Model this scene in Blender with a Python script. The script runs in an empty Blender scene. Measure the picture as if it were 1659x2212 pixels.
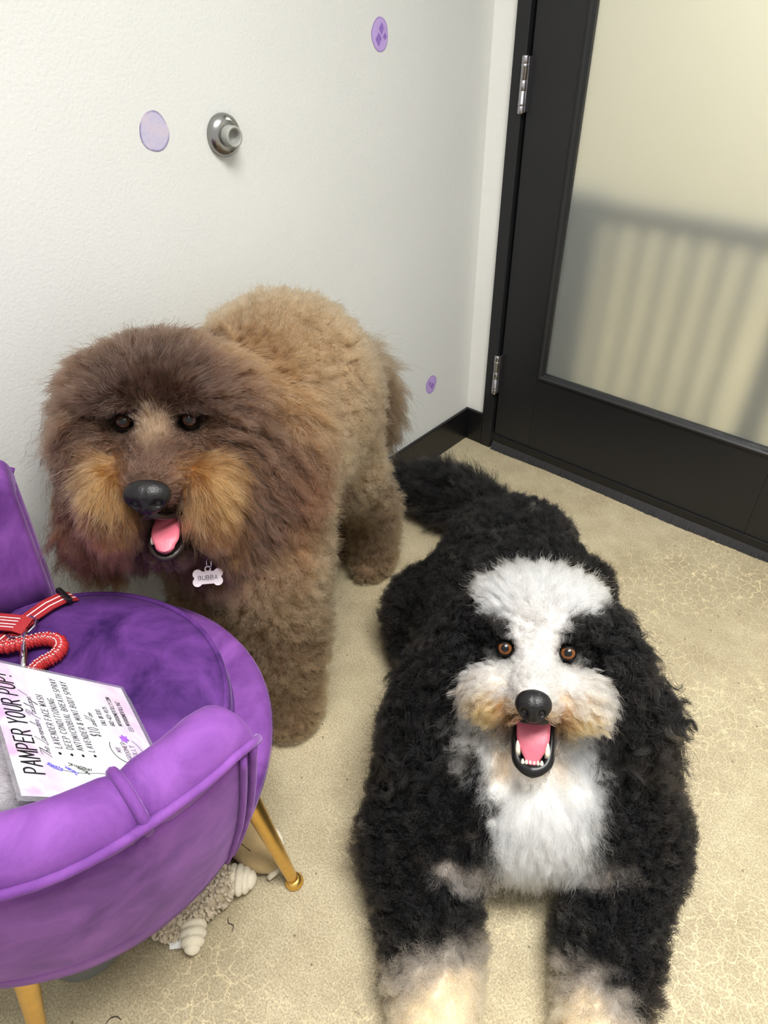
import bpy, bmesh, math, random
import numpy as np
from mathutils import Vector, Matrix
from mathutils.kdtree import KDTree

rng = np.random.default_rng(7)
random.seed(7)
scene = bpy.context.scene
COL = scene.collection

# ------------------------------------------------------------------ camera
CAM = np.array([1.19532, -1.78708, 1.31278])
R_CAM = np.array([[0.75298333, 0.65788832, -0.01410895],
                  [0.39591796, -0.47006384, -0.78885293],
                  [-0.52560924, 0.58840712, -0.61442004]])   # rows: right, down, forward
cd = bpy.data.cameras.new('camera')
cd.sensor_fit = 'VERTICAL'
cd.sensor_height = 24.0
cd.lens = 24.0 * 1480.0 / 2212.0
cd.clip_start = 0.02
camera = bpy.data.objects.new('camera', cd)
COL.objects.link(camera)
camera.matrix_world = Matrix([[R_CAM[0][i], -R_CAM[1][i], -R_CAM[2][i], CAM[i]] for i in range(3)] + [[0, 0, 0, 1]])
scene.camera = camera

# ------------------------------------------------------------------ world and lights
world = bpy.data.worlds.new('world')
scene.world = world
world.use_nodes = True
world.node_tree.nodes['Background'].inputs[0].default_value = (1.0, 0.985, 0.96, 1)
world.node_tree.nodes['Background'].inputs[1].default_value = 0.84


def area(name, loc, target, sx, sy, power, col=(1, 1, 1)):
    l = bpy.data.lights.new(name, 'AREA')
    l.shape = 'RECTANGLE'
    l.size, l.size_y = sx, sy
    l.energy = power
    l.color = col
    o = bpy.data.objects.new(name, l)
    COL.objects.link(o)
    o.location = loc
    o.rotation_euler = (Vector(target) - Vector(loc)).to_track_quat('-Z', 'Y').to_euler()
    return o


area('ceiling_panel_light', (1.50, -1.40, 2.9), (1.45, -1.35, 0), 1.2, 0.7, 64, (1.0, 0.99, 0.97)).data.spread = math.radians(128)
area('hall_light', (0.9, 1.3, 2.7), (0.9, 1.25, 0), 1.2, 0.6, 90, (1.0, 0.955, 0.86))

cy = scene.cycles
cy.max_bounces = 9
cy.diffuse_bounces = 3
cy.glossy_bounces = 5
cy.transmission_bounces = 8
cy.adaptive_threshold = 0.10
cy.adaptive_min_samples = 12
cy.transparent_max_bounces = 8
cy.caustics_reflective = False
cy.caustics_refractive = False
scene.view_settings.view_transform = 'Standard'
scene.view_settings.look = 'None'
scene.view_settings.exposure = 0.10
scene.view_settings.gamma = 1.0
scene.view_settings.use_curve_mapping = False


# ------------------------------------------------------------------ helpers
def s2l(r, g, b):
    out = []
    for c in (r, g, b):
        c = c / 255.0
        out.append(c / 12.92 if c <= 0.04045 else ((c + 0.055) / 1.055) ** 2.4)
    return tuple(out)


def new_mat(name):
    m = bpy.data.materials.new(name)
    m.use_nodes = True
    nt = m.node_tree
    return m, nt, nt.nodes['Principled BSDF']


def mat(name, rgb, rough=0.5, metal=0.0, noise=0.0, nscale=20, bump=0.0, bscale=200, spec=0.5, sheen=0.0, coat=0.0):
    m, nt, b = new_mat(name)
    c = s2l(*rgb)
    b.inputs['Roughness'].default_value = rough
    b.inputs['Metallic'].default_value = metal
    b.inputs['Specular IOR Level'].default_value = spec
    if sheen:
        b.inputs['Sheen Weight'].default_value = sheen
        b.inputs['Sheen Roughness'].default_value = 0.4
    if coat:
        b.inputs['Coat Weight'].default_value = coat
    tc = nt.nodes.new('ShaderNodeTexCoord')
    if noise:
        n = nt.nodes.new('ShaderNodeTexNoise')
        n.inputs['Scale'].default_value = nscale
        n.inputs['Detail'].default_value = 5
        nt.links.new(tc.outputs['Object'], n.inputs['Vector'])
        r = nt.nodes.new('ShaderNodeValToRGB')
        r.color_ramp.elements[0].position = 0.3
        r.color_ramp.elements[1].position = 0.7
        r.color_ramp.elements[0].color = (*[x * (1 - noise) for x in c], 1)
        r.color_ramp.elements[1].color = (*[min(1, x * (1 + noise)) for x in c], 1)
        nt.links.new(n.outputs['Fac'], r.inputs['Fac'])
        nt.links.new(r.outputs['Color'], b.inputs['Base Color'])
    else:
        b.inputs['Base Color'].default_value = (*c, 1)
    if bump:
        n2 = nt.nodes.new('ShaderNodeTexNoise')
        n2.inputs['Scale'].default_value = bscale
        n2.inputs['Detail'].default_value = 3
        nt.links.new(tc.outputs['Object'], n2.inputs['Vector'])
        bp = nt.nodes.new('ShaderNodeBump')
        bp.inputs['Strength'].default_value = bump
        bp.inputs['Distance'].default_value = 0.002
        nt.links.new(n2.outputs['Fac'], bp.inputs['Height'])
        nt.links.new(bp.outputs['Normal'], b.inputs['Normal'])
    return m


def link_mesh(name, verts, faces, material, parent=None, smooth=False, loc=None):
    me = bpy.data.meshes.new(name)
    me.from_pydata([tuple(v) for v in verts], [], [tuple(f) for f in faces])
    me.update()
    if material:
        me.materials.append(material)
    if smooth:
        me.polygons.foreach_set('use_smooth', [True] * len(me.polygons))
    o = bpy.data.objects.new(name, me)
    COL.objects.link(o)
    if parent:
        o.parent = parent
    return o


def bm_obj(name, bm, material, parent=None, smooth=False):
    bmesh.ops.recalc_face_normals(bm, faces=bm.faces[:])
    me = bpy.data.meshes.new(name)
    bm.to_mesh(me)
    bm.free()
    if material:
        me.materials.append(material)
    if smooth:
        me.polygons.foreach_set('use_smooth', [True] * len(me.polygons))
    o = bpy.data.objects.new(name, me)
    COL.objects.link(o)
    if parent:
        o.parent = parent
    return o


def box(name, lo, hi, material, parent=None, bevel=0.0, seg=2):
    bm = bmesh.new()
    bmesh.ops.create_cube(bm, size=1)
    for v in bm.verts:
        v.co = Vector([lo[i] + (v.co[i] + 0.5) * (hi[i] - lo[i]) for i in range(3)])
    if bevel:
        bmesh.ops.bevel(bm, geom=bm.edges[:], offset=bevel, segments=seg, profile=0.5, affect='EDGES')
    return bm_obj(name, bm, material, parent)


def frame_of(t):
    t = Vector(t).normalized()
    a = Vector((0, 0, 1)) if abs(t.z) < 0.9 else Vector((1, 0, 0))
    u = t.cross(a).normalized()
    return u, t.cross(u).normalized()


def tube(name, pts, rad, material, parent=None, seg=10, closed=False, cap=True, flat=None):
    """swept tube; rad a number or list; flat=(w,h,up) gives an elliptical/strap section"""
    pts = [Vector(p) for p in pts]
    n = len(pts)
    rads = rad if isinstance(rad, (list, tuple, np.ndarray)) else [rad] * n
    verts, faces = [], []
    prev_u = None
    for i, p in enumerate(pts):
        if closed:
            t = pts[(i + 1) % n] - pts[i - 1]
        else:
            t = pts[min(i + 1, n - 1)] - pts[max(i - 1, 0)]
        t = t.normalized()
        if prev_u is None:
            u, v = frame_of(t)
        else:
            u = (prev_u - t * prev_u.dot(t)).normalized()
            v = t.cross(u)
        prev_u = u
        for k in range(seg):
            a = 2 * math.pi * k / seg
            verts.append(p + (u * math.cos(a) + v * math.sin(a)) * rads[i])
    rings = n if closed else n - 1
    for i in range(rings):
        j = (i + 1) % n
        for k in range(seg):
            k2 = (k + 1) % seg
            faces.append((i * seg + k, i * seg + k2, j * seg + k2, j * seg + k))
    if cap and not closed:
        faces.append(tuple(range(seg))[::-1])
        faces.append(tuple((n - 1) * seg + k for k in range(seg)))
    return link_mesh(name, verts, faces, material, parent, smooth=True)


def strap(name, pts, ups, width, thick, material, parent=None):
    """flat band following pts, ups are the face normals"""
    pts = [Vector(p) for p in pts]
    verts, faces = [], []
    n = len(pts)
    for i, p in enumerate(pts):
        t = (pts[min(i + 1, n - 1)] - pts[max(i - 1, 0)]).normalized()
        up = Vector(ups[i] if isinstance(ups, list) else ups)
        up = (up - t * up.dot(t)).normalized()
        s = t.cross(up)
        for a, b in ((-1, -1), (1, -1), (1, 1), (-1, 1)):
            verts.append(p + s * (a * width / 2) + up * (b * thick / 2))
    for i in range(n - 1):
        for k in range(4):
            k2 = (k + 1) % 4
            faces.append((i * 4 + k, i * 4 + k2, (i + 1) * 4 + k2, (i + 1) * 4 + k))
    faces.append((3, 2, 1, 0))
    faces.append(tuple((n - 1) * 4 + k for k in range(4)))
    return link_mesh(name, verts, faces, material, parent)


def lathe(name, prof, material, parent=None, seg=40, origin=(0, 0, 0), axis='Z', smooth=True):
    """profile list of (r, h) turned about an axis"""
    verts, faces = [], []
    n = len(prof)
    ox, oy, oz = origin
    for (r, h) in prof:
        for k in range(seg):
            a = 2 * math.pi * k / seg
            x, y = r * math.cos(a), r * math.sin(a)
            if axis == 'Z':
                verts.append((ox + x, oy + y, oz + h))
            else:  # X
                verts.append((ox + h, oy + x, oz + y))
    for i in range(n - 1):
        for k in range(seg):
            k2 = (k + 1) % seg
            faces.append((i * seg + k, i * seg + k2, (i + 1) * seg + k2, (i + 1) * seg + k))
    o = link_mesh(name, verts, faces, material, parent, smooth=smooth)
    bm = bmesh.new()
    bm.from_mesh(o.data)
    bmesh.ops.remove_doubles(bm, verts=bm.verts[:], dist=1e-6)
    bmesh.ops.recalc_face_normals(bm, faces=bm.faces[:])
    bm.to_mesh(o.data)
    bm.free()
    return o


def empty(name, loc=(0, 0, 0)):
    o = bpy.data.objects.new(name, None)
    COL.objects.link(o)
    o.location = loc
    return o


def tag(o, label, cat, group=None):
    o['label'] = label
    o['category'] = cat
    if group:
        o['group'] = group
    return o


def structure(o, label=None):
    o['kind'] = 'structure'
    if label:
        o['label'] = label
    return o


def parent_keep(o, root):
    """parent to a root Empty that has a translation, keeping the world place"""
    o.parent = root
    o.matrix_parent_inverse = Matrix.Translation(root.location).inverted()


def ease(a, b, x):
    t = np.clip((x - a) / (b - a), 0, 1)
    return t * t * (3 - 2 * t)


# ------------------------------------------------------------------ signed-distance bodies
class Body:
    def __init__(self, lo, hi, h):
        self.h = h
        self.lo = np.array(lo, float)
        self.n = np.ceil((np.array(hi) - self.lo) / h).astype(int) + 1
        self.v = np.full(self.n, 0.5, np.float32)

    def _box(self, lo, hi):
        a = np.clip(np.floor((np.array(lo) - self.lo) / self.h).astype(int), 0, self.n)
        b = np.clip(np.ceil((np.array(hi) - self.lo) / self.h).astype(int) + 1, 0, self.n)
        sl = tuple(slice(a[i], b[i]) for i in range(3))
        ax = [self.lo[i] + self.h * np.arange(a[i], b[i]) for i in range(3)]
        return sl, np.meshgrid(*ax, indexing='ij')

    def _merge(self, sl, d, k, sub=False):
        cur = self.v[sl]
        d = d.astype(np.float32)
        if sub:
            hh = np.clip(0.5 - 0.5 * (cur + d) / k, 0, 1)
            self.v[sl] = cur * (1 - hh) - d * hh + k * hh * (1 - hh)
        else:
            hh = np.clip(0.5 + 0.5 * (d - cur) / k, 0, 1)
            self.v[sl] = d * (1 - hh) + cur * hh - k * hh * (1 - hh)

    def cone(self, p0, r0, p1, r1, k=0.03):
        p0, p1 = np.array(p0, float), np.array(p1, float)
        m = max(r0, r1) + k + 0.05
        sl, (X, Y, Z) = self._box(np.minimum(p0, p1) - m, np.maximum(p0, p1) + m)
        ba = p1 - p0
        t = np.clip(((X - p0[0]) * ba[0] + (Y - p0[1]) * ba[1] + (Z - p0[2]) * ba[2]) / ba.dot(ba), 0, 1)
        d = np.sqrt((X - p0[0] - t * ba[0]) ** 2 + (Y - p0[1] - t * ba[1]) ** 2 + (Z - p0[2] - t * ba[2]) ** 2) - (r0 + t * (r1 - r0))
        self._merge(sl, d, k)

    def ell(self, c, r, A=None, k=0.03, sub=False):
        """ellipsoid; A rows are its local axes"""
        c, r = np.array(c, float), np.array(r, float)
        A = np.eye(3) if A is None else np.array(A)
        m = r.max() + k + 0.05
        sl, (X, Y, Z) = self._box(c - m, c + m)
        q = [(A[i, 0] * (X - c[0]) + A[i, 1] * (Y - c[1]) + A[i, 2] * (Z - c[2])) for i in range(3)]
        k0 = np.sqrt(sum((q[i] / r[i]) ** 2 for i in range(3)))
        k1 = np.sqrt(sum((q[i] / r[i] ** 2) ** 2 for i in range(3))) + 1e-9
        self._merge(sl, k0 * (k0 - 1) / k1, k, sub)

    def mesh(self, floor=None):
        """naive surface nets"""
        v, h = self.v, self.h
        ins = v < 0
        nx, ny, nz = v.shape
        acc = np.zeros((nx - 1, ny - 1, nz - 1, 3), np.float32)
        cnt = np.zeros((nx - 1, ny - 1, nz - 1), np.float32)
        corners = [(i, j, k) for i in (0, 1) for j in (0, 1) for k in (0, 1)]
        S = lambda c: (slice(c[0], nx - 1 + c[0]), slice(c[1], ny - 1 + c[1]), slice(c[2], nz - 1 + c[2]))
        for a in corners:
            for ax in range(3):
                if a[ax]:
                    continue
                b = list(a)
                b[ax] = 1
                va, vb = v[S(a)], v[S(b)]
                x = ins[S(a)] != ins[S(b)]
                t = np.where(x, va / np.where(x, va - vb, 1), 0)
                for q in range(3):
                    acc[..., q] += np.where(x, a[q] + (t if q == ax else 0), 0)
                cnt += x
        act = cnt > 0
        idx = np.full(act.shape, -1, np.int64)
        ijk = np.argwhere(act)
        idx[act] = np.arange(len(ijk))
        P = self.lo + h * (ijk + acc[act] / cnt[act][:, None])
        quads = []
        for ax in range(3):
            b, c = (ax + 1) % 3, (ax + 2) % 3
            sa = [slice(None)] * 3
            sb = [slice(None)] * 3
            sa[ax] = slice(0, -1)
            sb[ax] = slice(1, None)
            A_, B_ = ins[tuple(sa)], ins[tuple(sb)]
            e = np.argwhere(A_ != B_)
            ok = (e[:, b] > 0) & (e[:, c] > 0) & (e[:, b] < v.shape[b] - 1) & (e[:, c] < v.shape[c] - 1)
            e = e[ok]
            up = A_[tuple(e.T)]
            def cell(db, dc):
                q = e.copy()
                q[:, b] += db
                q[:, c] += dc
                return idx[tuple(q.T)]
            q4 = np.stack([cell(-1, -1), cell(0, -1), cell(0, 0), cell(-1, 0)], 1)
            q4[~up] = q4[~up][:, ::-1]
            quads.append(q4)
        Q = np.concatenate(quads)
        Q = Q[(Q >= 0).all(1)]
        if floor is not None:
            P[:, 2] = np.maximum(P[:, 2], floor)
        # two rounds of smoothing
        for _ in range(2):
            s = np.zeros_like(P)
            w = np.zeros(len(P))
            for k in range(4):
                a, b2 = Q[:, k], Q[:, (k + 1) % 4]
                np.add.at(s, a, P[b2]); np.add.at(w, a, 1)
                np.add.at(s, b2, P[a]); np.add.at(w, b2, 1)
            P = 0.5 * P + 0.5 * s / np.maximum(w, 1)[:, None]
        fn = np.cross(P[Q[:, 2]] - P[Q[:, 0]], P[Q[:, 3]] - P[Q[:, 1]])
        N = np.zeros_like(P)
        for k in range(4):
            np.add.at(N, Q[:, k], fn)
        N /= np.linalg.norm(N, axis=1)[:, None] + 1e-12
        return P, Q, N


def body_object(name, P, Q, colors, material, parent=None):
    me = bpy.data.meshes.new(name)
    me.vertices.add(len(P))
    me.vertices.foreach_set('co', P.astype(np.float32).ravel())
    me.loops.add(len(Q) * 4)
    me.loops.foreach_set('vertex_index', Q.astype(np.int32).ravel())
    me.polygons.add(len(Q))
    me.polygons.foreach_set('loop_start', np.arange(0, len(Q) * 4, 4, dtype=np.int32))
    me.polygons.foreach_set('use_smooth', np.ones(len(Q), bool))
    me.update(calc_edges=True)
    a = me.attributes.new('fur', 'FLOAT_COLOR', 'POINT')
    a.data.foreach_set('color', np.concatenate([colors, np.ones((len(P), 1))], 1).astype(np.float32).ravel())
    me.materials.append(material)
    o = bpy.data.objects.new(name, me)
    COL.objects.link(o)
    if parent:
        o.parent = parent
    return o


# smooth random field: sum of random plane waves
def field(P, scale, seed, n=6):
    r = np.random.default_rng(seed)
    out = np.zeros(len(P))
    for _ in range(n):
        k = r.normal(size=3)
        k *= 2 * math.pi / (scale * np.linalg.norm(k)) * r.uniform(0.6, 1.6)
        out += np.sin(P @ k + r.uniform(0, 6.28))
    return out / math.sqrt(n / 2)


def vfield(P, scale, seed):
    return np.stack([field(P, scale, seed + i) for i in range(3)], 1)


def unit(v):
    return v / (np.linalg.norm(v, axis=-1, keepdims=True) + 1e-9)


def nearest(P, C):
    """nearest of C for each of P"""
    kd = KDTree(len(C))
    for i, c in enumerate(C.tolist()):
        kd.insert(c, i)
    kd.balance()
    f = kd.find
    return np.array([f(p)[1] for p in P.tolist()], np.int64)


def coat(name, parent, PQN, n, style, material, npts=8, clump_per=45, seed=1, gravity=0.35, clear=(), wall=None):
    """hair strands grown on a surface. style(P, N) -> dict(w, L, comb, lift, curl, freq, col, rad, tight)"""
    P, Q, N = PQN
    r = np.random.default_rng(seed)
    T = np.concatenate([Q[:, [0, 1, 2]], Q[:, [0, 2, 3]]])
    A = np.linalg.norm(np.cross(P[T[:, 1]] - P[T[:, 0]], P[T[:, 2]] - P[T[:, 0]]), axis=1)
    cen = P[T].mean(1)
    st = style(cen, N[T].mean(1))
    w = A * st['w']
    w /= w.sum()
    t = r.choice(len(T), n, p=w)
    b = r.random((n, 2))
    fl = b.sum(1) > 1
    b[fl] = 1 - b[fl]
    bc = np.concatenate([1 - b.sum(1, keepdims=True), b], 1)
    root = (P[T[t]] * bc[..., None]).sum(1)
    nrm = unit((N[T[t]] * bc[..., None]).sum(1))
    root = root - nrm * 0.002
    S = style(root, nrm)
    ncl = max(8, n // clump_per)
    lead = r.choice(n, ncl, replace=False)
    near = nearest(root, root[lead])
    stray = r.random(n) < 0.05
    L = S['L'] * r.uniform(0.72, 1.15, n) * np.where(stray, 1.4, 1.0)
    tight = S['tight'] * np.where(stray, 0.2, 1.0)
    comb = S['comb'] - nrm * (S['comb'] * nrm).sum(1, keepdims=True)
    cj = r.normal(size=(ncl, 3)) * 0.35
    d0 = unit(nrm * S['lift'][:, None] + comb + r.normal(size=(n, 3)) * 0.16 * S['mess'][:, None] + cj[near] * S['mess'][:, None])
    d1 = unit(d0 * 0.6 + comb * 1.2 + np.array([0, 0, -gravity]) * S['droop'][:, None])
    u = unit(np.cross(d0, np.array([0.3, 0.5, 0.81]) + 0.0 * d0))
    v = np.cross(d0, u)
    ph = (r.uniform(0, 6.28, ncl)[near] + r.normal(size=n) * 0.5)
    s = np.linspace(0, 1, npts)
    hand = np.where(r.random(ncl) < 0.5, 1, -1)[near]
    K = np.zeros((n, npts, 3))
    for i, si in enumerate(s):
        base = root + L[:, None] * (d0 * (si - 0.5 * si * si) + d1 * (0.5 * si * si) * S['bend'][:, None] + d0 * (0.5 * si * si) * (1 - S['bend'])[:, None])
        ang = 2 * math.pi * S['freq'] * si + ph
        amp = (S['curl'] * min(1, si * 1.4))[:, None]
        K[:, i] = base + amp * (np.cos(ang)[:, None] * u + (np.sin(ang) * hand)[:, None] * v) - amp * (np.cos(ph)[:, None] * u + (np.sin(ph) * hand)[:, None] * v) * 0.6
    # clumping towards the leader strand
    lk = K[lead][near]
    off = (root - root[lead][near])
    for i, si in enumerate(s):
        tg = lk[:, i] + off * (1 - 0.75 * si)
        f = (tight * si ** 0.8)[:, None]
        K[:, i] = K[:, i] * (1 - f) + tg * f
    # hair trimmed away from eyes, nose and mouth: short where it would hang into these openings
    for (c, dr, rad_, ln) in clear:
        c, dr = np.array(c), np.array(dr) / np.linalg.norm(dr)
        q = K - c
        t_ = q @ dr
        dist = np.linalg.norm(q - t_[..., None] * dr, axis=2)
        hit = ((t_ > -0.005) & (t_ < ln) & (dist < rad_)).any(1)
        K[hit] = root[hit][:, None] + (K[hit] - root[hit][:, None]) * 0.22
    K[:, :, 2] = np.maximum(K[:, :, 2], 0.002)
    if wall is not None:
        K[:, :, 0] = np.maximum(K[:, :, 0], wall + 0.004 * np.abs(np.sin(np.arange(n) * 1.7))[:, None])
    cu = bpy.data.hair_curves.new(name)
    cu.add_curves([npts] * n)
    cu.position_data.foreach_set('vector', K.astype(np.float32).ravel())
    rad = S['rad'][:, None] * (1 - 0.75 * s[None] ** 1.5)
    ra = cu.attributes.get('radius') or cu.attributes.new('radius', 'FLOAT', 'POINT')
    ra.data.foreach_set('value', rad.astype(np.float32).ravel())
    lum = S['col'].mean(1, keepdims=True)
    col = S['col'] * np.clip(1 + (0.32 - 0.24 * np.clip(lum * 1.4, 0, 1)) * r.normal(size=(n, 1)), 0.35, 2.0)
    cg = col[:, None, :] * (0.85 + 0.3 * s[None, :, None])
    cg = np.clip(cg, 0.002, 0.96)
    ca = cu.attributes.new('fur', 'FLOAT_COLOR', 'POINT')
    ca.data.foreach_set('color', np.concatenate([cg, np.ones((n, npts, 1))], 2).astype(np.float32).ravel())
    cu.materials.append(material)
    o = bpy.data.objects.new(name, cu)
    COL.objects.link(o)
    o.parent = parent
    return o


# ------------------------------------------------------------------ materials of the room
def wall_mat(name, rgb):
    m = mat(name, rgb, rough=0.75, noise=0.02, nscale=3, bump=0.35, bscale=170, spec=0.3)
    return m


def floor_mat():
    m, nt, b = new_mat('worn_concrete')
    N, Lk = nt.nodes, nt.links
    tc = N.new('ShaderNodeTexCoord')

    def noise(scale, detail=4, rough=0.6):
        n = N.new('ShaderNodeTexNoise')
        n.inputs['Scale'].default_value = scale
        n.inputs['Detail'].default_value = detail
        n.inputs['Roughness'].default_value = rough
        Lk.new(tc.outputs['Object'], n.inputs['Vector'])
        return n

    def ramp(src, p0, c0, p1, c1):
        r = N.new('ShaderNodeValToRGB')
        r.color_ramp.elements[0].position = p0
        r.color_ramp.elements[1].position = p1
        r.color_ramp.elements[0].color = (*c0, 1)
        r.color_ramp.elements[1].color = (*c1, 1)
        Lk.new(src, r.inputs['Fac'])
        return r

    def mix(fac, a, bb, mode='MIX', f=None):
        x = N.new('ShaderNodeMix')
        x.data_type = 'RGBA'
        x.blend_type = mode
        if f is not None:
            x.inputs['Factor'].default_value = f
        else:
            Lk.new(fac, x.inputs['Factor'])
        Lk.new(a, x.inputs[6])
        Lk.new(bb, x.inputs[7])
        return x.outputs[2]
    big = ramp(noise(2.2, 5).outputs['Fac'], 0.35, s2l(165, 154, 127), 0.66, s2l(182, 172, 145))
    mid = ramp(noise(14, 4).outputs['Fac'], 0.35, (0.78, 0.74, 0.68), 0.65, (1.08, 1.08, 1.06))
    c1 = mix(None, big.outputs['Color'], mid.outputs['Color'], 'MULTIPLY', 0.5)
    # fine salt-and-pepper aggregate
    fine = ramp(noise(300, 3, 0.75).outputs['Fac'], 0.36, (0.62, 0.58, 0.52), 0.64, (1.22, 1.22, 1.2))
    c2 = mix(None, c1, fine.outputs['Color'], 'MULTIPLY', 0.95)
    # crazing: pale hairlines around cells, stronger in patches
    warp = N.new('ShaderNodeMix')
    warp.data_type = 'VECTOR'
    warp.inputs['Factor'].default_value = 0.035
    wn = noise(24, 3)
    Lk.new(tc.outputs['Object'], warp.inputs[4])
    Lk.new(wn.outputs['Color'], warp.inputs[5])
    vo = N.new('ShaderNodeTexVoronoi')
    vo.feature = 'DISTANCE_TO_EDGE'
    vo.inputs['Scale'].default_value = 42
    Lk.new(warp.outputs[1], vo.inputs['Vector'])
    ln = ramp(vo.outputs['Distance'], 0.008, (1, 1, 1), 0.05, (0, 0, 0))
    patch = ramp(noise(3.1, 3).outputs['Fac'], 0.40, (0.15, 0.15, 0.15), 0.64, (0.85, 0.85, 0.85))
    brk = ramp(noise(55, 3).outputs['Fac'], 0.42, (0, 0, 0), 0.58, (1, 1, 1))
    m1 = mix(None, ln.outputs['Color'], patch.outputs['Color'], 'MULTIPLY', 1.0)
    sx = N.new('ShaderNodeSeparateXYZ')
    Lk.new(tc.outputs['Object'], sx.inputs[0])
    far = ramp(sx.outputs['X'], 0.45, (0.2, 0.2, 0.2), 0.85, (1, 1, 1))      # the slab is crazed most on the door side
    m1 = mix(None, m1, far.outputs['Color'], 'MULTIPLY', 1.0)
    m2 = mix(None, m1, brk.outputs['Color'], 'MULTIPLY', 0.6)
    pale = N.new('ShaderNodeRGB')
    pale.outputs[0].default_value = (*s2l(226, 208, 166), 1)
    c3 = mix(m2, c2, pale.outputs[0])
    # small dark grit specks
    sp = N.new('ShaderNodeTexVoronoi')
    sp.inputs['Scale'].default_value = 22
    Lk.new(tc.outputs['Object'], sp.inputs['Vector'])
    dot = ramp(sp.outputs['Distance'], 0.035, (0.8, 0.8, 0.8), 0.07, (0, 0, 0))
    dk = N.new('ShaderNodeRGB')
    dk.outputs[0].default_value = (*s2l(92, 78, 60), 1)
    c4 = mix(dot.outputs['Color'], c3, dk.outputs[0])
    Lk.new(c4, b.inputs['Base Color'])
    b.inputs['Roughness'].default_value = 0.62
    b.inputs['Specular IOR Level'].default_value = 0.3
    bp = N.new('ShaderNodeBump')
    bp.inputs['Strength'].default_value = 0.12
    bp.inputs['Distance'].default_value = 0.001
    Lk.new(fine.outputs['Color'], bp.inputs['Height'])
    Lk.new(bp.outputs['Normal'], b.inputs['Normal'])
    return m


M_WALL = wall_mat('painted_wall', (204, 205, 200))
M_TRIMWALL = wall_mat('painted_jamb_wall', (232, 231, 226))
M_HALL = wall_mat('hall_paint', (222, 214, 192))
M_FLOOR = floor_mat()
M_BLACK = mat('black_door_paint', (26, 26, 28), rough=0.42, spec=0.45, noise=0.08, nscale=4)
M_BASE = mat('black_rubber_base', (15, 15, 18), rough=0.3, spec=0.5)
M_GASKET = mat('dark_gasket', (10, 10, 11), rough=0.5)
M_STEEL = mat('satin_steel', (176, 174, 178), rough=0.32, metal=1.0)
M_STEEL_BAND = mat('polished_steel', (205, 204, 206), rough=0.18, metal=1.0)
M_CHROME = mat('dull_chrome', (150, 149, 146), rough=0.24, metal=1.0)
M_RUBBER = mat('grey_rubber', (146, 147, 140), rough=0.55)
M_BRUSH = mat('brush_bristle', (44, 44, 46), rough=0.7)
M_FENCE = mat('grey_gate_metal', (74, 82, 88), rough=0.5)


def glass_mat():
    m, nt, b = new_mat('frosted_glass')
    b.inputs['Base Color'].default_value = (0.91, 0.965, 0.935, 1)
    b.inputs['Roughness'].default_value = 0.34
    b.inputs['IOR'].default_value = 1.45
    b.inputs['Transmission Weight'].default_value = 0.86
    return m


M_GLASS = glass_mat()

# ------------------------------------------------------------------ the room
H = 3.0
structure(box('floor', (-2.6, -3.2, -0.06), (2.9, 3.0, 0.0), M_FLOOR), 'beige crazed concrete floor')
structure(box('wall_left', (-0.12, -3.2, 0.0), (0.0, 0.0, H), M_WALL), 'off white textured wall with purple paint spots')
structure(box('wall_back', (-0.12, 0.0, 0.0), (0.074, 0.13, H), M_TRIMWALL), 'narrow white wall strip beside the door frame')
structure(box('wall_right', (1.16, 0.0, 0.0), (2.9, 0.13, H), M_TRIMWALL), 'white wall past the glass door')
structure(box('wall_hall', (-2.6, 2.4, 0.0), (2.9, 2.5, H), M_HALL), 'beige wall of the hall behind the frosted glass')
structure(box('baseboard_left', (0.0, -3.2, 0.0), (0.011, -0.011, 0.12), M_BASE, bevel=0.003), 'black rubber baseboard along the spotted wall')
structure(box('baseboard_back', (0.0, -0.011, 0.0), (0.073, 0.0, 0.12), M_BASE, bevel=0.003), 'short black baseboard between corner and door frame')

structure(box('baseboard_right', (1.161, -0.011, 0.0), (2.9, 0.0, 0.12), M_BASE, bevel=0.003), 'black rubber baseboard on the wall past the door')

# door frame
fr = structure(empty('trim_1', (0.095, 0.0, 0.0)), 'black metal door frame')
for o in (box('jamb', (0.074, -0.012, 0.0), (0.113, 0.13, 2.46), M_BLACK, bevel=0.002),
          box('jamb', (1.118, -0.012, 0.0), (1.16, 0.13, 2.46), M_BLACK, bevel=0.002),
          box('frame_head', (0.113, -0.012, 2.42), (1.118, 0.13, 2.46), M_BLACK, bevel=0.002),
          box('door_stop_strip', (0.113, 0.058, 0.0), (0.128, 0.13, 2.42), M_GASKET)):
    parent_keep(o, fr)

# door leaf
door = structure(empty('door_1', (0.6, 0.0, 0.04)), 'black door with a large frosted glass pane')
GX0, GX1, GZ0, GZ1 = 0.276, 0.948, 0.327, 2.16
parts = [box('stile', (0.121, 0.0, 0.045), (GX0 - 0.018, 0.055, 2.41), M_BLACK, bevel=0.002),
         box('stile', (GX1 + 0.018, 0.0, 0.045), (1.11, 0.055, 2.41), M_BLACK, bevel=0.002),
         box('bottom_rail', (GX0 - 0.018, 0.0, 0.045), (GX1 + 0.018, 0.055, GZ0 - 0.018), M_BLACK, bevel=0.001),
         box('top_rail', (GX0 - 0.018, 0.0, GZ1 + 0.018), (GX1 + 0.018, 0.055, 2.41), M_BLACK, bevel=0.001)]
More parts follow.
